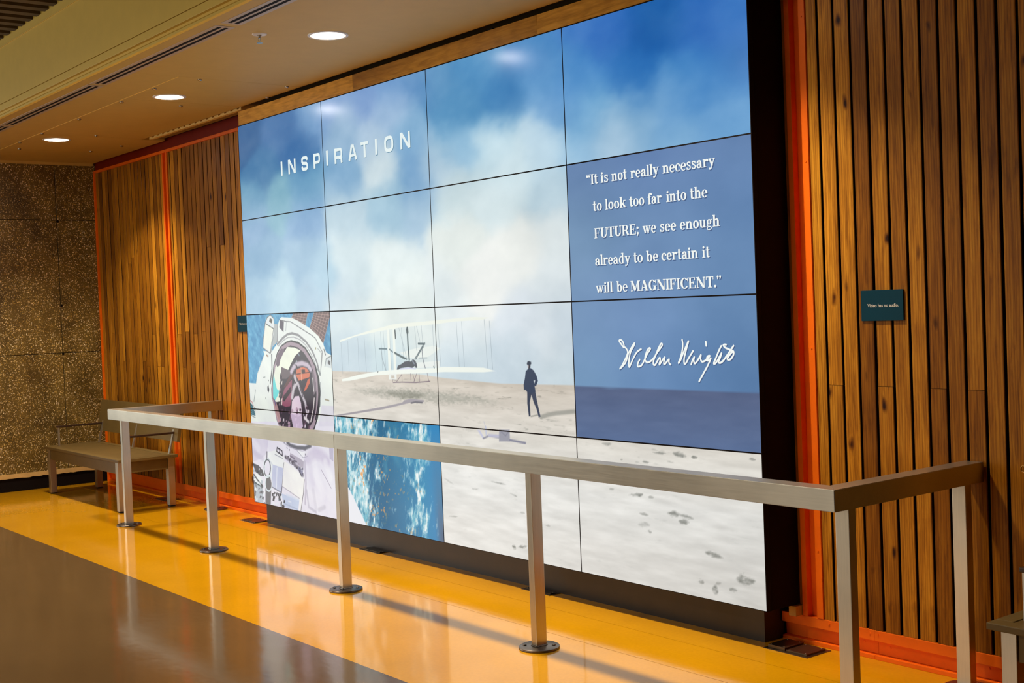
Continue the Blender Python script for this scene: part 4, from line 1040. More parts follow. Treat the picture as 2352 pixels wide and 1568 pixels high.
def picture(x, z, colm, row):
    g = max(3.0, abs(x[0, 1]-x[0, 0]))
    wx = (fbm(x/300, z/200, 3)-0.5)*210; wz = (fbm(x/300+9, z/200, 7)-0.5)*160
    sky = rbf(x+wx, z+wz, SKY, 104)
    n1 = fbm((x+z*0.6)/260, (z-x*0.25)/170, 21, 6)-0.5
    n2 = fbm(x/90, z/70, 29, 5)-0.5
    lumf = np.clip((sky[..., 0]-120)/90, 0, 1)[..., None]
    tint = np.array([1.15, 0.85, 0.55])*(1-lumf)+np.array([0.8, 0.72, 0.66])*lumf
    sky = sky+(n1*32+n2*9)[..., None]*tint
    hz = np.interp(x, HX, HZ_)
    dpt = np.clip((hz-z)/900, 0, 1)
    sand = np.stack([np.interp(dpt, [0, .12, .35, .6, 1], v_) for v_ in ([212, 224, 232, 240, 236], [202, 216, 228, 239, 234], [188, 204, 219, 234, 228])], -1)
    rr_ = np.clip((x-3500)/1300, 0, 1)*np.clip((700-z)/600, 0, 1)
    sand = sand-(rr_*20)[..., None]
    sn = fbm(x/170+z/400, z/26, 41, 6)-0.5
    sn2 = fbm(x/60, z/11, 47, 4)
    mark = np.clip((sn2-0.66)*6, 0, 1)*np.clip((fbm(x/300, z/90, 53, 3)-0.42)*4, 0, 1)
    sand = sand+(sn*34)[..., None]-(mark*np.interp(dpt, [0, .3, .5, 1], [46, 44, 12, 8]))[..., None]*np.array([1, .92, .9])
    if colm == 3 and row in (1, 2):
        qs = rbf(x+wx*0.5, z+wz*0.5, QUOTESKY, 230)+(n1*14)[..., None]
        qs = qs+np.array([6, 10, 6.0])
        below = np.clip((hz-z)/6+0.5, 0, 1)[..., None]
        qsand = np.array([92, 106, 140.0])+(sn*14)[..., None]+(np.clip((hz-z)/330, 0, 1)*2)[..., None]*np.array([1, 6, 10])
        return qs*(1-below)+qsand*below
    below = np.clip((hz-z)/6+0.5, 0, 1)[..., None]
    img = sky*(1-below)+sand*below
    if colm in (1, 2, 3) and row in (2, 3): img = paint(img, x, z, BEACH, g)
    if colm == 0 and row in (2, 3):
        st = fbm(x/26+z/60, z/34, 61, 5)
        img = np.array([56, 142, 186.0])+((st-0.5)*95)[..., None]*np.array([1.1, .8, .55])+(np.clip((900-x)/900, 0, 1)*12)[..., None]
        img = paint(img, x, z, ASTRO, g)
        # cloth mottling
        lum = img.mean(-1)
        f_ = (fbm(x/110+z/190, z/120, 67, 4)-0.5)*22*(lum > 205)
        img = img+f_[..., None]*np.array([.8, .9, .5])
    if colm == 1 and row == 3:
        u = (x-1213)/1213
        cs_ = fbm(x/62-z/420, z/120, 71, 6, .6); cs2 = fbm(x/20-z/160, z/46, 79, 5, .6)
        dens = np.interp(u, [0, .12, .30, .42, .52, .66, .74, .84, .92, 1], [.58, .78, .76, .46, .30, .34, .64, .70, .34, .05])
        dens = dens+np.clip((z-430)/200, 0, 1)*.12
        cl = np.clip((cs_*.65+cs2*.45-(.86-dens*.62))*5.0, 0, 1)
        ocean = np.stack([np.interp(u, [0, .5, .85, .95, 1], v_) for v_ in ([20, 34, 44, 52, 96], [104, 108, 140, 138, 122], [146, 148, 186, 190, 158])], -1)
        land = np.clip((fbm(x/150, z/260, 83, 4)-.52)*6, 0, 1)*np.exp(-((u-.52)/.1)**2)
        ocean = ocean*(1-.7*land[..., None])+np.array([92, 172, 196.0])*.7*land[..., None]
        cc = np.stack([np.interp(cs2, [.3, .7], v_) for v_ in ([110, 250], [190, 254], [210, 252])], -1)
        img = ocean*(1-cl[..., None])+cc*cl[..., None]
        og = np.clip((fbm(x/17, z/20, 91, 3)-.66)*9, 0, 1)*np.interp(u, [0, .1, .38, .5, .8, .9], [.5, .9, 1, .7, .4, 0])*np.clip(fbm(x/140, z/140, 95, 2)*3-1.0, 0, 1)
        img = img*(1-og[..., None])+np.array([238, 170, 104.0])*og[..., None]
        rim = np.clip(((x+z*0.10)-2345)/70, 0, 1)[..., None]
        img = img*(1-rim)+np.stack([np.interp(z, [0, 250, 680], v_) for v_ in ([86, 70, 40], [106, 128, 138], [134, 168, 196])], -1)*rim
        img = paint(img, x, z, [('P', (238, 240, 246), 1.0, 0, SLEEVE)], g)
    return img
def srgb2lin(a):
    a = np.clip(a/255.0, 0, 1)
    return np.where(a <= 0.04045, a/12.92, ((a+0.055)/1.055)**2.4)
IN = 0.0034
for row in range(4):
    for colm in range(4):
        x0, x1 = colm*PW, (colm+1)*PW
        z1 = SZ+(4-row)*PH; z0 = z1-PH
        pn = MB().box(x0+0.0004, x1-0.0004, 0.0006, 0.030, z0+0.0004, z1-0.0004).build('display_panel', M['black'], vw)
        step = {(0, 2): 3.0, (0, 3): 3.0, (1, 2): 2.8, (2, 2): 2.8, (1, 3): 4.0, (2, 3): 5.0, (3, 3): 5.0}.get((colm, row), 11.0)
        nx = int(PW*1000/step)+1; nz = int(PH*1000/step)+1
        X = np.linspace(x0+IN, x1-IN, nx); Zv = np.linspace(z0+IN, z1-IN, nz)
        XX, ZZ = np.meshgrid(X, Zv)
        img = picture(XX*1000, (ZZ-SZ)*1000, colm, row)
        # picture colours to linear
        lin = srgb2lin(img)
        me = bpy.data.meshes.new('screen')
        nv = nx*nz; me.vertices.add(nv)
        co = np.zeros((nv, 3), np.float32); co[:, 0] = XX.ravel(); co[:, 1] = 0.0; co[:, 2] = ZZ.ravel()
        me.vertices.foreach_set('co', co.ravel())
        ii, jj = np.meshgrid(np.arange(nx-1), np.arange(nz-1))
        a_ = (jj*nx+ii).ravel()
        q_ = np.stack([a_, a_+1, a_+1+nx, a_+nx], 1).astype(np.int32)
        nf = len(q_)
        me.loops.add(nf*4); me.loops.foreach_set('vertex_index', q_.ravel())
        me.polygons.add(nf); me.polygons.foreach_set('loop_start', np.arange(0, nf*4, 4, dtype=np.int32))
        me.update(calc_edges=True)
        at = me.color_attributes.new('picture', 'FLOAT_COLOR', 'POINT')
        cc4 = np.ones((nv, 4), np.float32); cc4[:, :3] = lin.reshape(-1, 3)
        at.data.foreach_set('color', cc4.ravel())
        me.materials.append(M['lcd'])
        so = bpy.data.objects.new('screen', me); link(so, pn)

# ---- lettering shown on the screens
class GL:          # flat shapes in (x, z)
    def __init__(s): s.p = []
    def q(s, pts): s.p.append(list(pts)); return s
    def r(s, x0, y0, x1, y1): return s.q([(x0, y0), (x1, y0), (x1, y1), (x0, y1)])
    def arc(s, cx, cy, rx, ry, a0, a1, wx, wy, n=18):
        for k in range(n):
            t0 = R(a0+(a1-a0)*k/n); t1 = R(a0+(a1-a0)*(k+1)/n)
            s.q([(cx+rx*math.cos(t0), cy+ry*math.sin(t0)), (cx+rx*math.cos(t1), cy+ry*math.sin(t1)),
                 (cx+(rx-wx)*math.cos(t1), cy+(ry-wy)*math.sin(t1)), (cx+(rx-wx)*math.cos(t0), cy+(ry-wy)*math.sin(t0))])
        return s
    def dot(s, cx, cy, r_, ry=None):
        ry = ry or r_
        return s.q([(cx+r_*math.cos(R(k*30)), cy+ry*math.sin(R(k*30))) for k in range(12)])
    def st(s, pts, w_, cap=False):
        for (x0, y0), (x1, y1) in zip(pts[:-1], pts[1:]):
            d = math.hypot(x1-x0, y1-y0) or 1
            nx_, ny_ = -(y1-y0)/d*w_/2, (x1-x0)/d*w_/2
            s.q([(x0+nx_, y0+ny_), (x1+nx_, y1+ny_), (x1-nx_, y1-ny_), (x0-nx_, y0-ny_)])
        for p_ in (pts if cap else pts[1:-1]): s.dot(p_[0], p_[1], w_/2)
        return s
    def flat(s, name, mat, parent, y, tf):
        mb = MB()
        for P_ in s.p:
            Q_ = [tf(*p_) for p_ in P_]
            mb.poly([(a, y, b) for a, b in Q_], [tuple(range(len(Q_)))])
        me = bpy.data.meshes.new(name); me.from_pydata(mb.v, [], mb.f); me.materials.append(mat); me.update()
        return link(bpy.data.objects.new(name, me), parent)
SW, TH, SF, SE = 0.185, 0.075, 0.065, 0.085
def stem(g, x, y0, y1, t='b', b='b', w_=SW):
    g.r(x, y0, x+w_, y1)
    if t: g.r(x-(SE if t in 'bl' else 0), y1-SF, x+w_+(SE if t in 'br' else 0), y1)
    if b: g.r(x-(SE if b in 'bl' else 0), y0, x+w_+(SE if b in 'br' else 0), y0+SF)
def glyph(ch):
    g = GL(); XH = 0.72; ad = 0.6
    if ch == 'i': stem(g, .09, 0, XH, 'l'); g.dot(.18, .93, .11); ad = .38
    elif ch == 't': stem(g, .12, .12, .96, '', ''); g.r(0, XH-SF, .44, XH); g.arc(.30, .16, .18, .17, 180, 340, .17, .08); ad = .48
    elif ch == 's': g.st([(.43, .56), (.36, .67), (.25, .69), (.13, .64), (.11, .54), (.2, .44), (.36, .34), (.44, .22), (.38, .07), (.25, .03), (.12, .07), (.07, .18)], .115); g.r(.40, .47, .455, .72); g.r(.045, 0, .10, .24); ad = .53
    elif ch in 'nh': stem(g, .09, 0, XH if ch == 'n' else 1.06, 'l'); g.arc(.43, .45, .225, .28, 0, 150, .185, .10); stem(g, .47, 0, .47, '', 'b'); ad = .77
    elif ch == 'o': g.arc(.33, .36, .31, .375, 0, 360, SW, TH, 28); ad = .67
    elif ch == 'r': stem(g, .09, 0, XH, 'l'); g.arc(.43, .46, .22, .27, 50, 160, .17, .12); g.dot(.50, .59, .10); ad = .60
    elif ch == 'e': g.arc(.32, .36, .30, .375, 2, 318, SW, TH, 26); g.r(.14, .345, .60, .42); ad = .63
    elif ch == 'a': stem(g, .38, .04, .50, '', ''); g.arc(.32, .46, .245, .265, 0, 165, SW, .08); g.dot(.155, .54, .10); g.arc(.28, .205, .25, .215, 50, 320, SW, .075); g.arc(.60, .1, .13, .10, 200, 320, .1, .06); ad = .69
    elif ch == 'l': stem(g, .09, 0, 1.06, 'l'); ad = .37
    elif ch == 'y': g.st([(.14, .70), (.38, .04)], .18); g.st([(.58, .70), (.36, .06), (.27, -.16), (.16, -.24)], .075); g.r(0, XH-SF, .32, XH); g.r(.44, XH-SF, .70, XH); g.dot(.13, -.19, .10); ad = .70
    elif ch == 'c': g.arc(.32, .36, .30, .375, 40, 318, SW, TH, 24); g.dot(.50, .53, .10); ad = .60
    elif ch == 'k': stem(g, .09, 0, 1.06, 'l'); g.st([(.26, .26), (.55, .68)], .075); g.st([(.34, .44), (.60, .04)], .18); g.r(.42, XH-SF, .70, XH); g.r(.46, 0, .76, SF); ad = .76
    elif ch == 'f': stem(g, .12, 0, .86, '', 'b'); g.arc(.34, .82, .22, .26, 25, 180, .175, .09); g.dot(.48, .93, .09); g.r(0, XH-SF, .44, XH); ad = .46
    elif ch == 'w': g.st([(.13, .70), (.33, .03)], .17); g.st([(.33, .03), (.50, .68)], .075); g.st([(.48, .70), (.68, .03)], .17); g.st([(.68, .03), (.88, .70)], .075); g.r(0, XH-SF, .30, XH); g.r(.36, XH-SF, .62, XH); g.r(.76, XH-SF, 1.0, XH); ad = 1.0
    elif ch == 'u': stem(g, .09, .24, XH, 'l', ''); g.arc(.33, .27, .24, .28, 180, 340, .185, .09); stem(g, .46, 0, XH, 'l', 'r'); ad = .76
    elif ch == 'g': g.arc(.28, .48, .24, .245, 0, 360, .16, .07, 24); g.st([(.13, .27), (.09, .16), (.15, .08), (.40, .03), (.50, -.06), (.44, -.2), (.26, -.25), (.10, -.20), (.06, -.10), (.14, .02)], .085); g.st([(.42, .63), (.56, .68)], .1); ad = .62
    elif ch == 'd': stem(g, .42, 0, 1.06, 'l', 'r'); g.arc(.34, .36, .30, .375, 50, 310, SW, TH, 22); ad = .75
    elif ch == 'b': stem(g, .09, .04, 1.06, 'l', ''); g.arc(.38, .36, .30, .375, -150, 150, SW, TH, 24); ad = .74
    elif ch == 'I': stem(g, .10, 0, 1); ad = .40
    elif ch == 'F': stem(g, .10, 0, 1, 'l'); g.r(.1, .93, .70, 1); g.r(.63, .74, .70, 1); g.r(.2, .47, .52, .54); g.r(.46, .38, .52, .63); ad = .76
    elif ch == 'E': stem(g, .10, 0, 1, 'l', 'l'); g.r(.1, .93, .70, 1); g.r(.63, .74, .70, 1); g.r(.2, .47, .54, .54); g.r(.48, .38, .54, .63); g.r(.1, 0, .72, .07); g.r(.66, 0, .74, .28); ad = .82
    elif ch == 'U': stem(g, .10, .28, 1, 'b', '', .21); g.arc(.42, .30, .32, .32, 180, 360, .2, .09); stem(g, .665, .28, 1, 'b', '', .08); ad = .86
    elif ch == 'T': stem(g, .29, 0, 1, '', 'b', .21); g.r(.02, .93, .77, 1); g.r(.02, .72, .08, 1); g.r(.71, .72, .77, 1); ad = .80
    elif ch == 'R': stem(g, .10, 0, 1, 'l', 'b', .20); g.r(.2, .93, .48, 1); g.r(.2, .46, .48, .53); g.arc(.46, .73, .27, .27, -90, 90, .2, .07); g.st([(.48, .5), (.68, .1), (.76, .05)], .19); g.r(.64, 0, .84, SF); ad = .86
    elif ch == 'M': stem(g, .10, 0, 1, 'l', 'b', .09); g.st([(.19, .98), (.52, .06)], .21); g.st([(.52, .06), (.84, .98)], .08); stem(g, .80, 0, 1, 'r', 'b', .21); ad = 1.13
    elif ch == 'A': g.st([(.40, .98), (.14, .03)], .085); g.st([(.42, .98), (.70, .03)], .22); g.r(.22, .28, .60, .35); g.r(0, 0, .28, SF); g.r(.50, 0, .90, SF); ad = .90
    elif ch == 'G': g.arc(.44, .5, .41, .52, 35, 330, .22, .08, 26); g.r(.76, .68, .82, 1.0); stem(g, .60, .05, .45, 'b', '', .20); ad = .93
    elif ch == 'N': stem(g, .10, 0, 1, 'l', 'b', .085); g.st([(.17, .98), (.76, .03)], .21); stem(g, .76, 0, 1, 'b', '', .085); ad = .98
    elif ch == 'C': g.arc(.44, .5, .41, .52, 35, 325, .22, .08, 26); g.r(.74, .68, .80, 1.0); ad = .84
    elif ch == '.': g.dot(.12, .10, .12); ad = .28
    elif ch == ';': g.dot(.13, .60, .12); g.dot(.13, .10, .12); g.st([(.19, .08), (.08, -.18)], .08); ad = .30
    elif ch == '\u201c':
        for o_ in (0, .24): g.dot(.11+o_, .80, .10); g.st([(.05+o_, .82), (.14+o_, 1.02)], .07)
        ad = .50
    elif ch == '\u201d':
        for o_ in (0, .24): g.dot(.12+o_, .95, .10); g.st([(.18+o_, .93), (.08+o_, .72)], .07)
        ad = .50
    return g, ad
LINES = [(1.9395, [('\u201cIt', 3.788, 3.871), ('is', 3.892, 3.946), ('not', 3.970, 4.076), ('really', 4.102, 4.291), ('necessary', 4.316, 4.641)]),
         (1.8070, [('to', 3.828, 3.893), ('look', 3.917, 4.064), ('too', 4.087, 4.189), ('far', 4.212, 4.303), ('into', 4.334, 4.461), ('the', 4.483, 4.589)]),
         (1.6740, [('FUTURE;', 3.831, 4.146), ('we', 4.172, 4.260), ('see', 4.286, 4.390), ('enough', 4.414, 4.657)]),
         (1.5410, [('already', 3.829, 4.080), ('to', 4.102, 4.165), ('be', 4.190, 4.268), ('certain', 4.289, 4.520), ('it', 4.546, 4.591)]),
         (1.4070, [('will', 3.829, 3.950), ('be', 3.978, 4.054), ('MAGNIFICENT.\u201d', 4.076, 4.655)])]
CAP = 0.0485
for base, words in LINES:
    g = GL()
    for wd, x0, x1 in words:
        gs = [glyph(c) for c in wd]
        tot = sum(a for _, a in gs)-0.04
        sx = (x1-x0)/tot; px = 0
        for gg, a in gs:
            for P_ in gg.p: g.q([(x0+(px+p_[0])*sx, SZ+base+p_[1]*CAP) for p_ in P_])
            px += a
    o = g.flat('quote_line', M['white_px'], vw, -0.0012, lambda a, b: (a, b))
    sh = g.flat('letter_shadow', M['shade_px'], o, -0.0006, lambda a, b: (a+0.0045, b-0.0045))
# title
g = GL(); zb = SZ+2.3135; zt = SZ+2.4105; Wd = 0.021
def rr_path(x0, x1, y0, y1, rad=0.02):
    pts = []
    for cx, cy, a0 in ((x1-rad, y1-rad, 0), (x0+rad, y1-rad, 90), (x0+rad, y0+rad, 180), (x1-rad, y0+rad, 270)):
        for k in range(5): pts.append((cx+rad*math.cos(R(a0+k*22.5)), cy+rad*math.sin(R(a0+k*22.5))))
    return pts
def NN(x0, x1):
    h = Wd/2
    g.st([(x0+h, zb), (x0+h, zt)], Wd); g.st([(x1-h, zb), (x1-h, zt)], Wd)
    g.q([(x0, zt), (x0+Wd*1.25, zt), (x1, zb), (x1-Wd*1.25, zb)])
def II(x0, x1): xc = (x0+x1)/2; g.r(xc-Wd*.55, zb, xc+Wd*.55, zt)
def PP_(x0, x1, leg=False):
    h = Wd/2; zm = zb+0.036
    g.r(x0, zb, x0+Wd, zt)
    pts = [(x0+h, zt-h), (x1-0.022, zt-h), (x1-h-.003, zt-h-.005), (x1-h, zt-h-.014), (x1-h, zm+.016), (x1-h-.003, zm+.007), (x1-.022, zm+.002), (x0+h, zm+.002)]
    g.st(pts, Wd*.9)
    if leg: g.st([(x1-.045, zm), (x1-h-.004, zm-.006), (x1-h, zb)], Wd)
II(.628, .658); NN(.738, .842)
x0, x1 = .922, 1.012; h = Wd/2
g.st([(x1-h, zt-.030), (x1-h-.002, zt-.016), (x1-.026, zt-h), (x0+.026, zt-h), (x0+h+.002, zt-.017), (x0+h, zt-.034), (x0+.018, zt-.045), (x1-.020, zb+.046), (x1-h, zb+.034), (x1-h-.002, zb+.017), (x1-.026, zb+h), (x0+.026, zb+h), (x0+h+.002, zb+.017), (x0+h, zb+.032)], Wd*.95)
PP_(1.088, 1.176); II(1.252, 1.284); PP_(1.362, 1.460, True)
g.st([(1.545, zb), (1.580, zt-.004)], Wd); g.st([(1.580, zt-.004), (1.592, zt-.004)], Wd*.8); g.st([(1.630, zb), (1.594, zt-.004)], Wd); g.r(1.557, zb+.022, 1.618, zb+.037)
g.r(1.688, zt-Wd*.85, 1.776, zt); g.r(1.721, zb, 1.744, zt)
II(1.850, 1.884)
op = rr_path(1.960+h, 2.060-h, zb+h, zt-h, .026); g.st(op+[op[0]], Wd, True)
NN(2.136, 2.243)
o = g.flat('title_lettering', M['title_px'], vw, -0.0012, lambda a, b: (a, b))
g.flat('letter_shadow', M['shade_title_px'], o, -0.0006, lambda a, b: (a+0.004, b-0.004))
# signature: smoothed pen strokes
def catmull(P_, n_=6):
    out = []
    for i_ in range(len(P_)-1):
        p0 = P_[max(i_-1, 0)]; p1 = P_[i_]; p2 = P_[i_+1]; p3 = P_[min(i_+2, len(P_)-1)]
        for k in range(n_):
            t_ = k/n_
            out.append(tuple(0.5*((2*p1[a])+(-p0[a]+p2[a])*t_+(2*p0[a]-5*p1[a]+4*p2[a]-p3[a])*t_*t_+(-p0[a]+3*p1[a]-3*p2[a]+p3[a])*t_**3) for a in (0, 1)))
    out.append(P_[-1]); return out
g = GL()
for s__ in SIGNATURE:
    P_ = [(a/1000, SZ+b/1000) for a, b in s__]
    g.st(catmull(P_), 0.0088, True)
o = g.flat('signature', M['white_px'], vw, -0.0012, lambda a, b: (a, b))
g.flat('letter_shadow', M['shade_px'], o, -0.0006, lambda a, b: (a+0.0035, b-0.0035))

# ---- oak header board above the screens
hb = empty('header_beam', (0, 0.0, 2.913))
tag(hb, 'long oak board running along the top edge of the video wall', 'beam')
for a, b in [(0.012, 1.62), (1.6205, 3.45), (3.4505, 5.0)]:
    MB().box(a, b, 0.0, 0.045, 0.0, 0.100, c=0.0015).build('board', M['header_wood'], hb)
for x in (1.42, 3.02): MB().box(x, x+0.05, 0.004, 0.05, 0.100, 0.108).build('clip', M['black'], hb)

# ================================================================== GUARD RAIL
gr = empty('guard_rail', (2.4, -0.65, 0))
tag(gr, 'brushed steel guard rail on seven square posts in front of the video wall', 'railing')
gr.location = (0, 0, 0)
RT, RB = 0.8663, 0.7896
FY0, FY1 = -0.692, -0.612
RX0, RX1 = -1.004, 5.770
def rail_seg(pts):     # plan outline -> bar between RB and RT
    n_ = len(pts)
    b = MB(); P_ = [(x, y, RB) for x, y in pts]+[(x, y, RT) for x, y in pts]
    b.poly(P_, [tuple(range(n_-1, -1, -1)), tuple(range(n_, 2*n_))]+[(k, (k+1) % n_, n_+(k+1) % n_, n_+k) for k in range(n_)])
    bm = bmesh.new(); me = bpy.data.meshes.new('t'); me.from_pydata(b.v, [], b.f); bm.from_mesh(me)
    bmesh.ops.recalc_face_normals(bm, faces=bm.faces)
    bmesh.ops.bevel(bm, geom=list(bm.edges), offset=0.0018, segments=2, affect='EDGES')
    bm.to_mesh(me); bm.free(); me.materials.append(M['steel_h'])
    me.name = 'rail'
    return link(bpy.data.objects.new('rail', me), gr)
W8 = FY1-FY0
rail_seg([(RX0, FY0), (2.4095, FY0), (2.4095, FY1), (RX0+W8, FY1)])
rail_seg([(2.4105, FY0), (RX1, FY0), (RX1-W8, FY1), (2.4105, FY1)])
rail_seg([(RX0, FY0), (RX0+W8, FY1), (RX0+W8, 0.212), (RX0, 0.212)])
rail_seg([(RX1, FY0), (RX1, 0.212), (RX1-W8, 0.212), (RX1-W8, FY1)])
def post(xc, yc, sx, sy):
    p_ = MB().box(xc-sx/2, xc+sx/2, yc-sy/2, yc+sy/2, 0.010, RB, c=0.0022).build('post', M['steel_v'], gr)
    MB().lathe((xc, yc, 0), [(0.0, 0.0), (0.090, 0.0), (0.092, 0.003), (0.091, 0.010), (0.086, 0.0125), (0.0, 0.0125)], 48).build('base_flange', M['steel_base'], p_, smooth=True)
    w_ = MB()
    for sgx in (-1, 1): w_.cyl((xc+sgx*sx/2, yc-sy/2, 0.014), (xc+sgx*sx/2, yc+sy/2, 0.014), 0.004, 8)
    for sgy in (-1, 1): w_.cyl((xc-sx/2, yc+sgy*sy/2, 0.014), (xc+sx/2, yc+sgy*sy/2, 0.014), 0.004, 8)
    w_.build('weld', M['steel_base'], p_)
    for a in (45, 225):
        bx, by = xc+0.066*math.cos(R(a)), yc+0.066*math.sin(R(a))
        MB().lathe((bx, by, 0.0125), [(0.009, 0), (0.0085, 0.004), (0.004, 0.006), (0.0, 0.006)], 12).build('bolt', M['steel_base'], p_, smooth=True)
for xc in (-0.781, 0.700, 2.3975, 4.0876): post(xc, -0.6487, 0.039, 0.058)
post(5.731, -0.585, 0.058, 0.039)
post(5.731, 0.120, 0.058, 0.039)
post(-0.963, 0.135, 0.058, 0.039)

# ================================================================== BENCHES
def bench():
    t = empty('bench', (0, 0, 0))
    L, D = 1.81, 0.50; z1 = 0.429
    for (x, y) in [(0.045, 0.012), (L-0.103, 0.012), (0.045, D-0.068), (L-0.103, D-0.068)]:
        lg_ = MB().box(x, x+0.055, y, y+0.055, 0.012, z1-0.024, c=0.002).build('leg', M['alu'], t)
        MB().box(x+0.006, x+0.049, y+0.006, y+0.049, 0.0, 0.012).build('foot', M['rubber'], lg_)
    # aprons
    MB().box(0.104, L-0.107, 0.018, 0.043, 0.312, z1-0.024, c=0.001).build('apron', M['bench_wood'], t)
    MB().box(0.104, L-0.107, D-0.045, D-0.02, 0.312, z1-0.024, c=0.001).build('apron', M['bench_wood'], t)
    MB().box(0.052, 0.078, 0.070, D-0.071, 0.312, z1-0.024, c=0.001).build('apron', M['bench_wood'], t)
    MB().box(L-0.078, L-0.052, 0.070, D-0.071, 0.312, z1-0.024, c=0.001).build('apron', M['bench_wood'], t)
    # seat: mitred frame with a sunk centre board
    s = MB(); f = 0.06
    s.box(0, L, 0, f, z1-0.024, z1, c=0.003); s.box(0, L, D-f, D, z1-0.024, z1, c=0.003)
    s.box(0, f, f, D-f, z1-0.024, z1, c=0.003); s.box(L-f, L, f, D-f, z1-0.024, z1, c=0.003)
    so = s.build('seat', M['bench_wood'], t)
    MB().box(f, L-f, f, D-f, z1-0.022, z1-0.0035, c=0.001).build('seat_panel', M['bench_inset'], so)
    # back board, leaning
    b = MB(); y0, y1, zb_, zt_ = D-0.005, D+0.045, 0.530, 0.812
    th = 0.026
    b.prism_x([(y0, zb_), (y0+th, zb_-0.004), (y1+th, zt_-0.004), (y1, zt_)], 0.0, L)
    b.build('backrest', M['bench_wood'], t)
    for x in (0.085, L/2, L-0.115):
        b = MB()
        b.prism_x([(D-0.040, z1-0.002), (D-0.028, z1-0.002), (y0+0.030, zb_+0.10), (y0+0.018, zb_+0.10)], x, x+0.028)
        b.prism_x([(y0+0.028, zb_+0.02), (y0+0.034, zb_+0.02), (y1+0.034, zt_-0.03), (y1+0.028, zt_-0.03)], x, x+0.028)
        b.build('back_bracket', M['alu'], t)
    for x in (0.070, L-0.094):
        a = MB().box(x, x+0.024, 0.088, D+0.012, 0.590, 0.607, c=0.004).build('armrest', M['arm'], t)
        MB().box(x+0.004, x+0.020, 0.100, 0.116, z1-0.002, 0.592, c=0.001).build('arm_post', M['alu'], a)
    return t
def copy_tree(o, parent=None):
    c = o.copy(); COL.objects.link(c); c.parent = parent
    for ch in o.children: copy_tree(ch, c)
    return c
b1 = bench(); b1.location = (-3.17, -0.495, 0)
tag(b1, 'brown bench with backrest and armrests beside the concrete wall', 'bench', 'brown benches against the plank wall')
b2 = copy_tree(b1); b2.location = (6.145, -0.405, 0)
tag(b2, 'brown bench corner with pale metal leg cut off at the right edge of the photo', 'bench', 'brown benches against the plank wall')

# ================================================================== SIGNS
def text_mesh(txt, width, cx, cz, name, parent, y, mat):
    cu = bpy.data.curves.new(name, 'FONT'); cu.body = txt; cu.size = 1.0; cu.align_x = 'CENTER'; cu.align_y = 'CENTER'; cu.resolution_u = 3; cu.offset = 0.012
    o = bpy.data.objects.new(name, cu); COL.objects.link(o)
    bpy.context.view_layer.update()
    dg = bpy.context.evaluated_depsgraph_get()
    me = bpy.data.meshes.new_from_object(o.evaluated_get(dg))
    bpy.data.objects.remove(o, do_unlink=True)
    co = np.zeros(len(me.vertices)*3); me.vertices.foreach_get('co', co); co = co.reshape(-1, 3)
    w0 = co[:, 0].max()-co[:, 0].min(); s_2 = width/w0
    out = np.zeros_like(co)
    out[:, 0] = cx+(co[:, 0]-(co[:, 0].max()+co[:, 0].min())/2)*s_2
    out[:, 2] = cz+(co[:, 1]-(co[:, 1].max()+co[:, 1].min())/2)*s_2*1.0
    out[:, 1] = y
    me.vertices.foreach_set('co', out.ravel()); me.materials.clear(); me.materials.append(mat); me.update()
    no = bpy.data.objects.new(name, me); link(no, parent)
    return no
def sign(xc, label):
    s = empty('wall_sign', (xc, WY-0.0015, 1.475))
    tag(s, label, 'sign', 'video has no audio signs')
    MB().box(-0.1015, 0.1015, -0.007, 0.0, -0.063, 0.063, c=0.0008).build('plaque', M['sign'], s)
    text_mesh('Video has no audio.', 0.150, 0.006, 0.0, 'lettering', s, -0.0075, M['sign_text'])
    return s
sign(5.332, 'teal sign reading Video has no audio on planks right of the screens')
sign(-0.487, 'teal sign half hidden behind the left edge of the video wall')

# ================================================================== CEILING FIXTURES
dl_names = ['round ceiling downlight farthest left, near the concrete wall',
            'round ceiling downlight above the left end of the oak header board',
            'largest round ceiling downlight, beside the sprinkler head',
            'round ceiling downlight above the right half of the video wall, out of frame']
proto = None
for i, (x, y) in enumerate(LAMPS):
    if proto is None:
        d = empty('downlight', (x, y, CZ))
        MB().lathe((0, 0, 0), [(0.094, 0.002), (0.096, -0.004), (0.110, -0.004), (0.112, 0.0), (0.112, 0.002)], 48).build('trim_ring', M['ring'], d, smooth=True)
        MB().lathe((0, 0, 0), [(0.0, -0.0035), (0.095, -0.0035)], 48).build('lens', M['lens'], d)
        proto = d
    else:
        d = copy_tree(proto); d.location = (x, y, CZ)
    tag(d, dl_names[i], 'ceiling light', 'round recessed downlights')
sp = empty('sprinkler', (2.279, -0.967, CZ))
tag(sp, 'small chrome fire sprinkler head hanging from the ceiling near the largest downlight', 'sprinkler')
MB().lathe((0, 0, 0), [(0.040, 0.0), (0.038, -0.004), (0.020, -0.007), (0.012, -0.007)], 28).build('escutcheon', M['ring'], sp, smooth=True)
MB().cyl((0, 0, 0), (0, 0, -0.022), 0.008, 12).build('body', M['chrome'], sp)
b = MB()
for s2 in (-1, 1): b.cyl((s2*0.008, 0, -0.020), (s2*0.012, 0, -0.034), 0.002, 6); b.cyl((s2*0.012, 0, -0.034), (0, 0, -0.046), 0.002, 6)
b.build('frame_arm', M['chrome'], sp)
MB().lathe((0, 0, -0.046), [(0.0, 0), (0.016, 0.0), (0.016, -0.002), (0.0, -0.002)], 16).build('deflector', M['chrome'], sp)
dif = ['linear slot diffuser at the left edge of the photo, nearest the concrete wall', 'linear slot diffuser second from the concrete wall, level with the far downlights',
       'linear slot diffuser in the middle of the row, ending near the sprinkler', 'linear slot diffuser cut off by the top edge of the photo']
pr = None
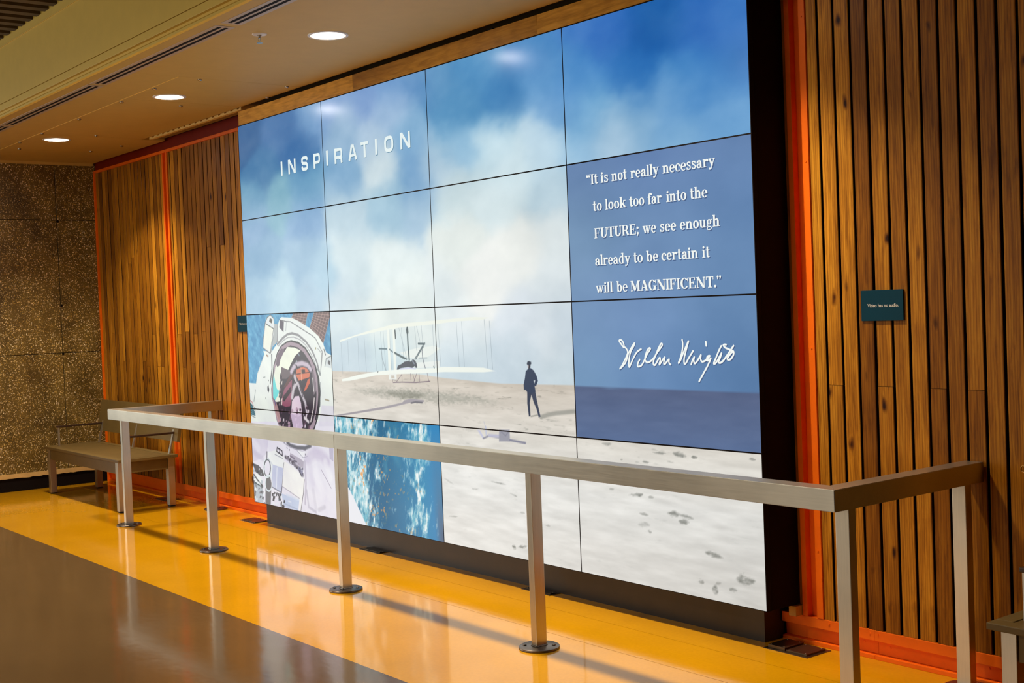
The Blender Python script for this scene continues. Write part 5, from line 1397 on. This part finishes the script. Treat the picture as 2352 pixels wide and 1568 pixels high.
for i, x0 in enumerate([-3.27, -1.37, 0.53, 2.45]):
    if pr is None:
        d = empty('slot_diffuser', (x0, -1.205, CZ))
        MB().box(-0.02, 1.84, -0.055, 0.055, -0.0022, 0.0, c=0.0008).build('frame', M['slot'], d)
        for yy in (-0.030, 0.008):
            MB().box(0.01 if yy < 0 else 0.0, 1.81, yy, yy+0.020, -0.0030, -0.0022).build('slot', M['black'], d)
        pr = d
    else: d = copy_tree(pr); d.location = (x0, -1.205, CZ)
    tag(d, dif[i], 'air vent', 'linear slot diffusers in the ceiling')

# ================================================================== FLOOR PLATES, SMALL THINGS
def plate(x0, x1, y0, y1, label, covers):
    t = empty('floor_plate', ((x0+x1)/2, (y0+y1)/2, 0)); tag(t, label, 'floor plate', 'steel access plates along the plank wall')
    X0, X1, Y0, Y1 = x0-(x0+x1)/2, x1-(x0+x1)/2, y0-(y0+y1)/2, y1-(y0+y1)/2
    MB().box(X0, X1, Y0, Y1, 0.0, 0.0022).build('frame', M['plate'], t)
    for a, b_, z0_, z1_ in covers:
        c = MB().box(X0+a, X0+b_, Y0+0.018, Y1-0.015, z0_, z1_, c=0.001).build('cover', M['plate'], t)
        for sx_, sy_ in ((a+0.012, Y0+0.03), (b_-0.012, Y0+0.03), (a+0.012, Y1-0.027), (b_-0.012, Y1-0.027)):
            MB().lathe((X0+sx_, sy_, z1_), [(0.004, 0), (0.0035, 0.0012), (0, 0.0015)], 8).build('screw', M['chrome'], c)
plate(4.795, 5.035, 0.034, 0.195, 'steel floor plate with two screwed covers beside the right end of the plinth', [(0.012, 0.105, 0.0022, 0.016), (0.112, 0.222, 0.0022, 0.010)])
plate(-0.315, -0.075, 0.022, 0.158, 'dark steel floor plate just left of the plinth', [(0.012, 0.115, 0.0022, 0.006), (0.122, 0.228, 0.0022, 0.006)])
plate(-1.975, -1.735, 0.030, 0.172, 'dark steel floor plate in the shadow behind the far bench', [(0.012, 0.115, 0.0022, 0.006), (0.122, 0.228, 0.0022, 0.006)])
plate(1.410, 1.650, 0.026, 0.104, 'steel floor plate edge under the plinth behind the third post', [(0.012, 0.228, 0.0022, 0.006)])
plate(3.100, 3.345, 0.026, 0.104, 'steel floor plate edge under the plinth behind the fourth post', [(0.012, 0.228, 0.0022, 0.006)])
o = MB().box(4.828, 4.868, 0.172, 0.222, 0.1235, 0.168, c=0.002).build('wooden_block', M['shim'])
tag(o, 'small pale wooden block resting on the orange channel beside the screen housing', 'wood block')
bpy.context.view_layer.update()
hk = empty('wall_hook', (5.938, WY-0.002, 0.852)); tag(hk, 'tiny brass ring hook on a plank at the right edge', 'hook')
ring = bpy.data.meshes.new('ring'); bm = bmesh.new()
N1, N2 = 20, 8; vs = []
for i in range(N1):
    a = 2*math.pi*i/N1
    for j in range(N2):
        c = 2*math.pi*j/N2; rr2 = 0.013+0.0025*math.cos(c)
        vs.append(bm.verts.new((rr2*math.cos(a), -0.008+0.0025*math.sin(c), rr2*math.sin(a))))
for i in range(N1):
    for j in range(N2):
        bm.faces.new((vs[i*N2+j], vs[((i+1) % N1)*N2+j], vs[((i+1) % N1)*N2+(j+1) % N2], vs[i*N2+(j+1) % N2]))
bm.to_mesh(ring); bm.free(); ring.materials.append(M['brass']); link(bpy.data.objects.new('ring', ring), hk)
MB().cyl((0, 0, 0.013), (0, -0.012, 0.013), 0.003, 8).build('screw_eye', M['brass'], hk)
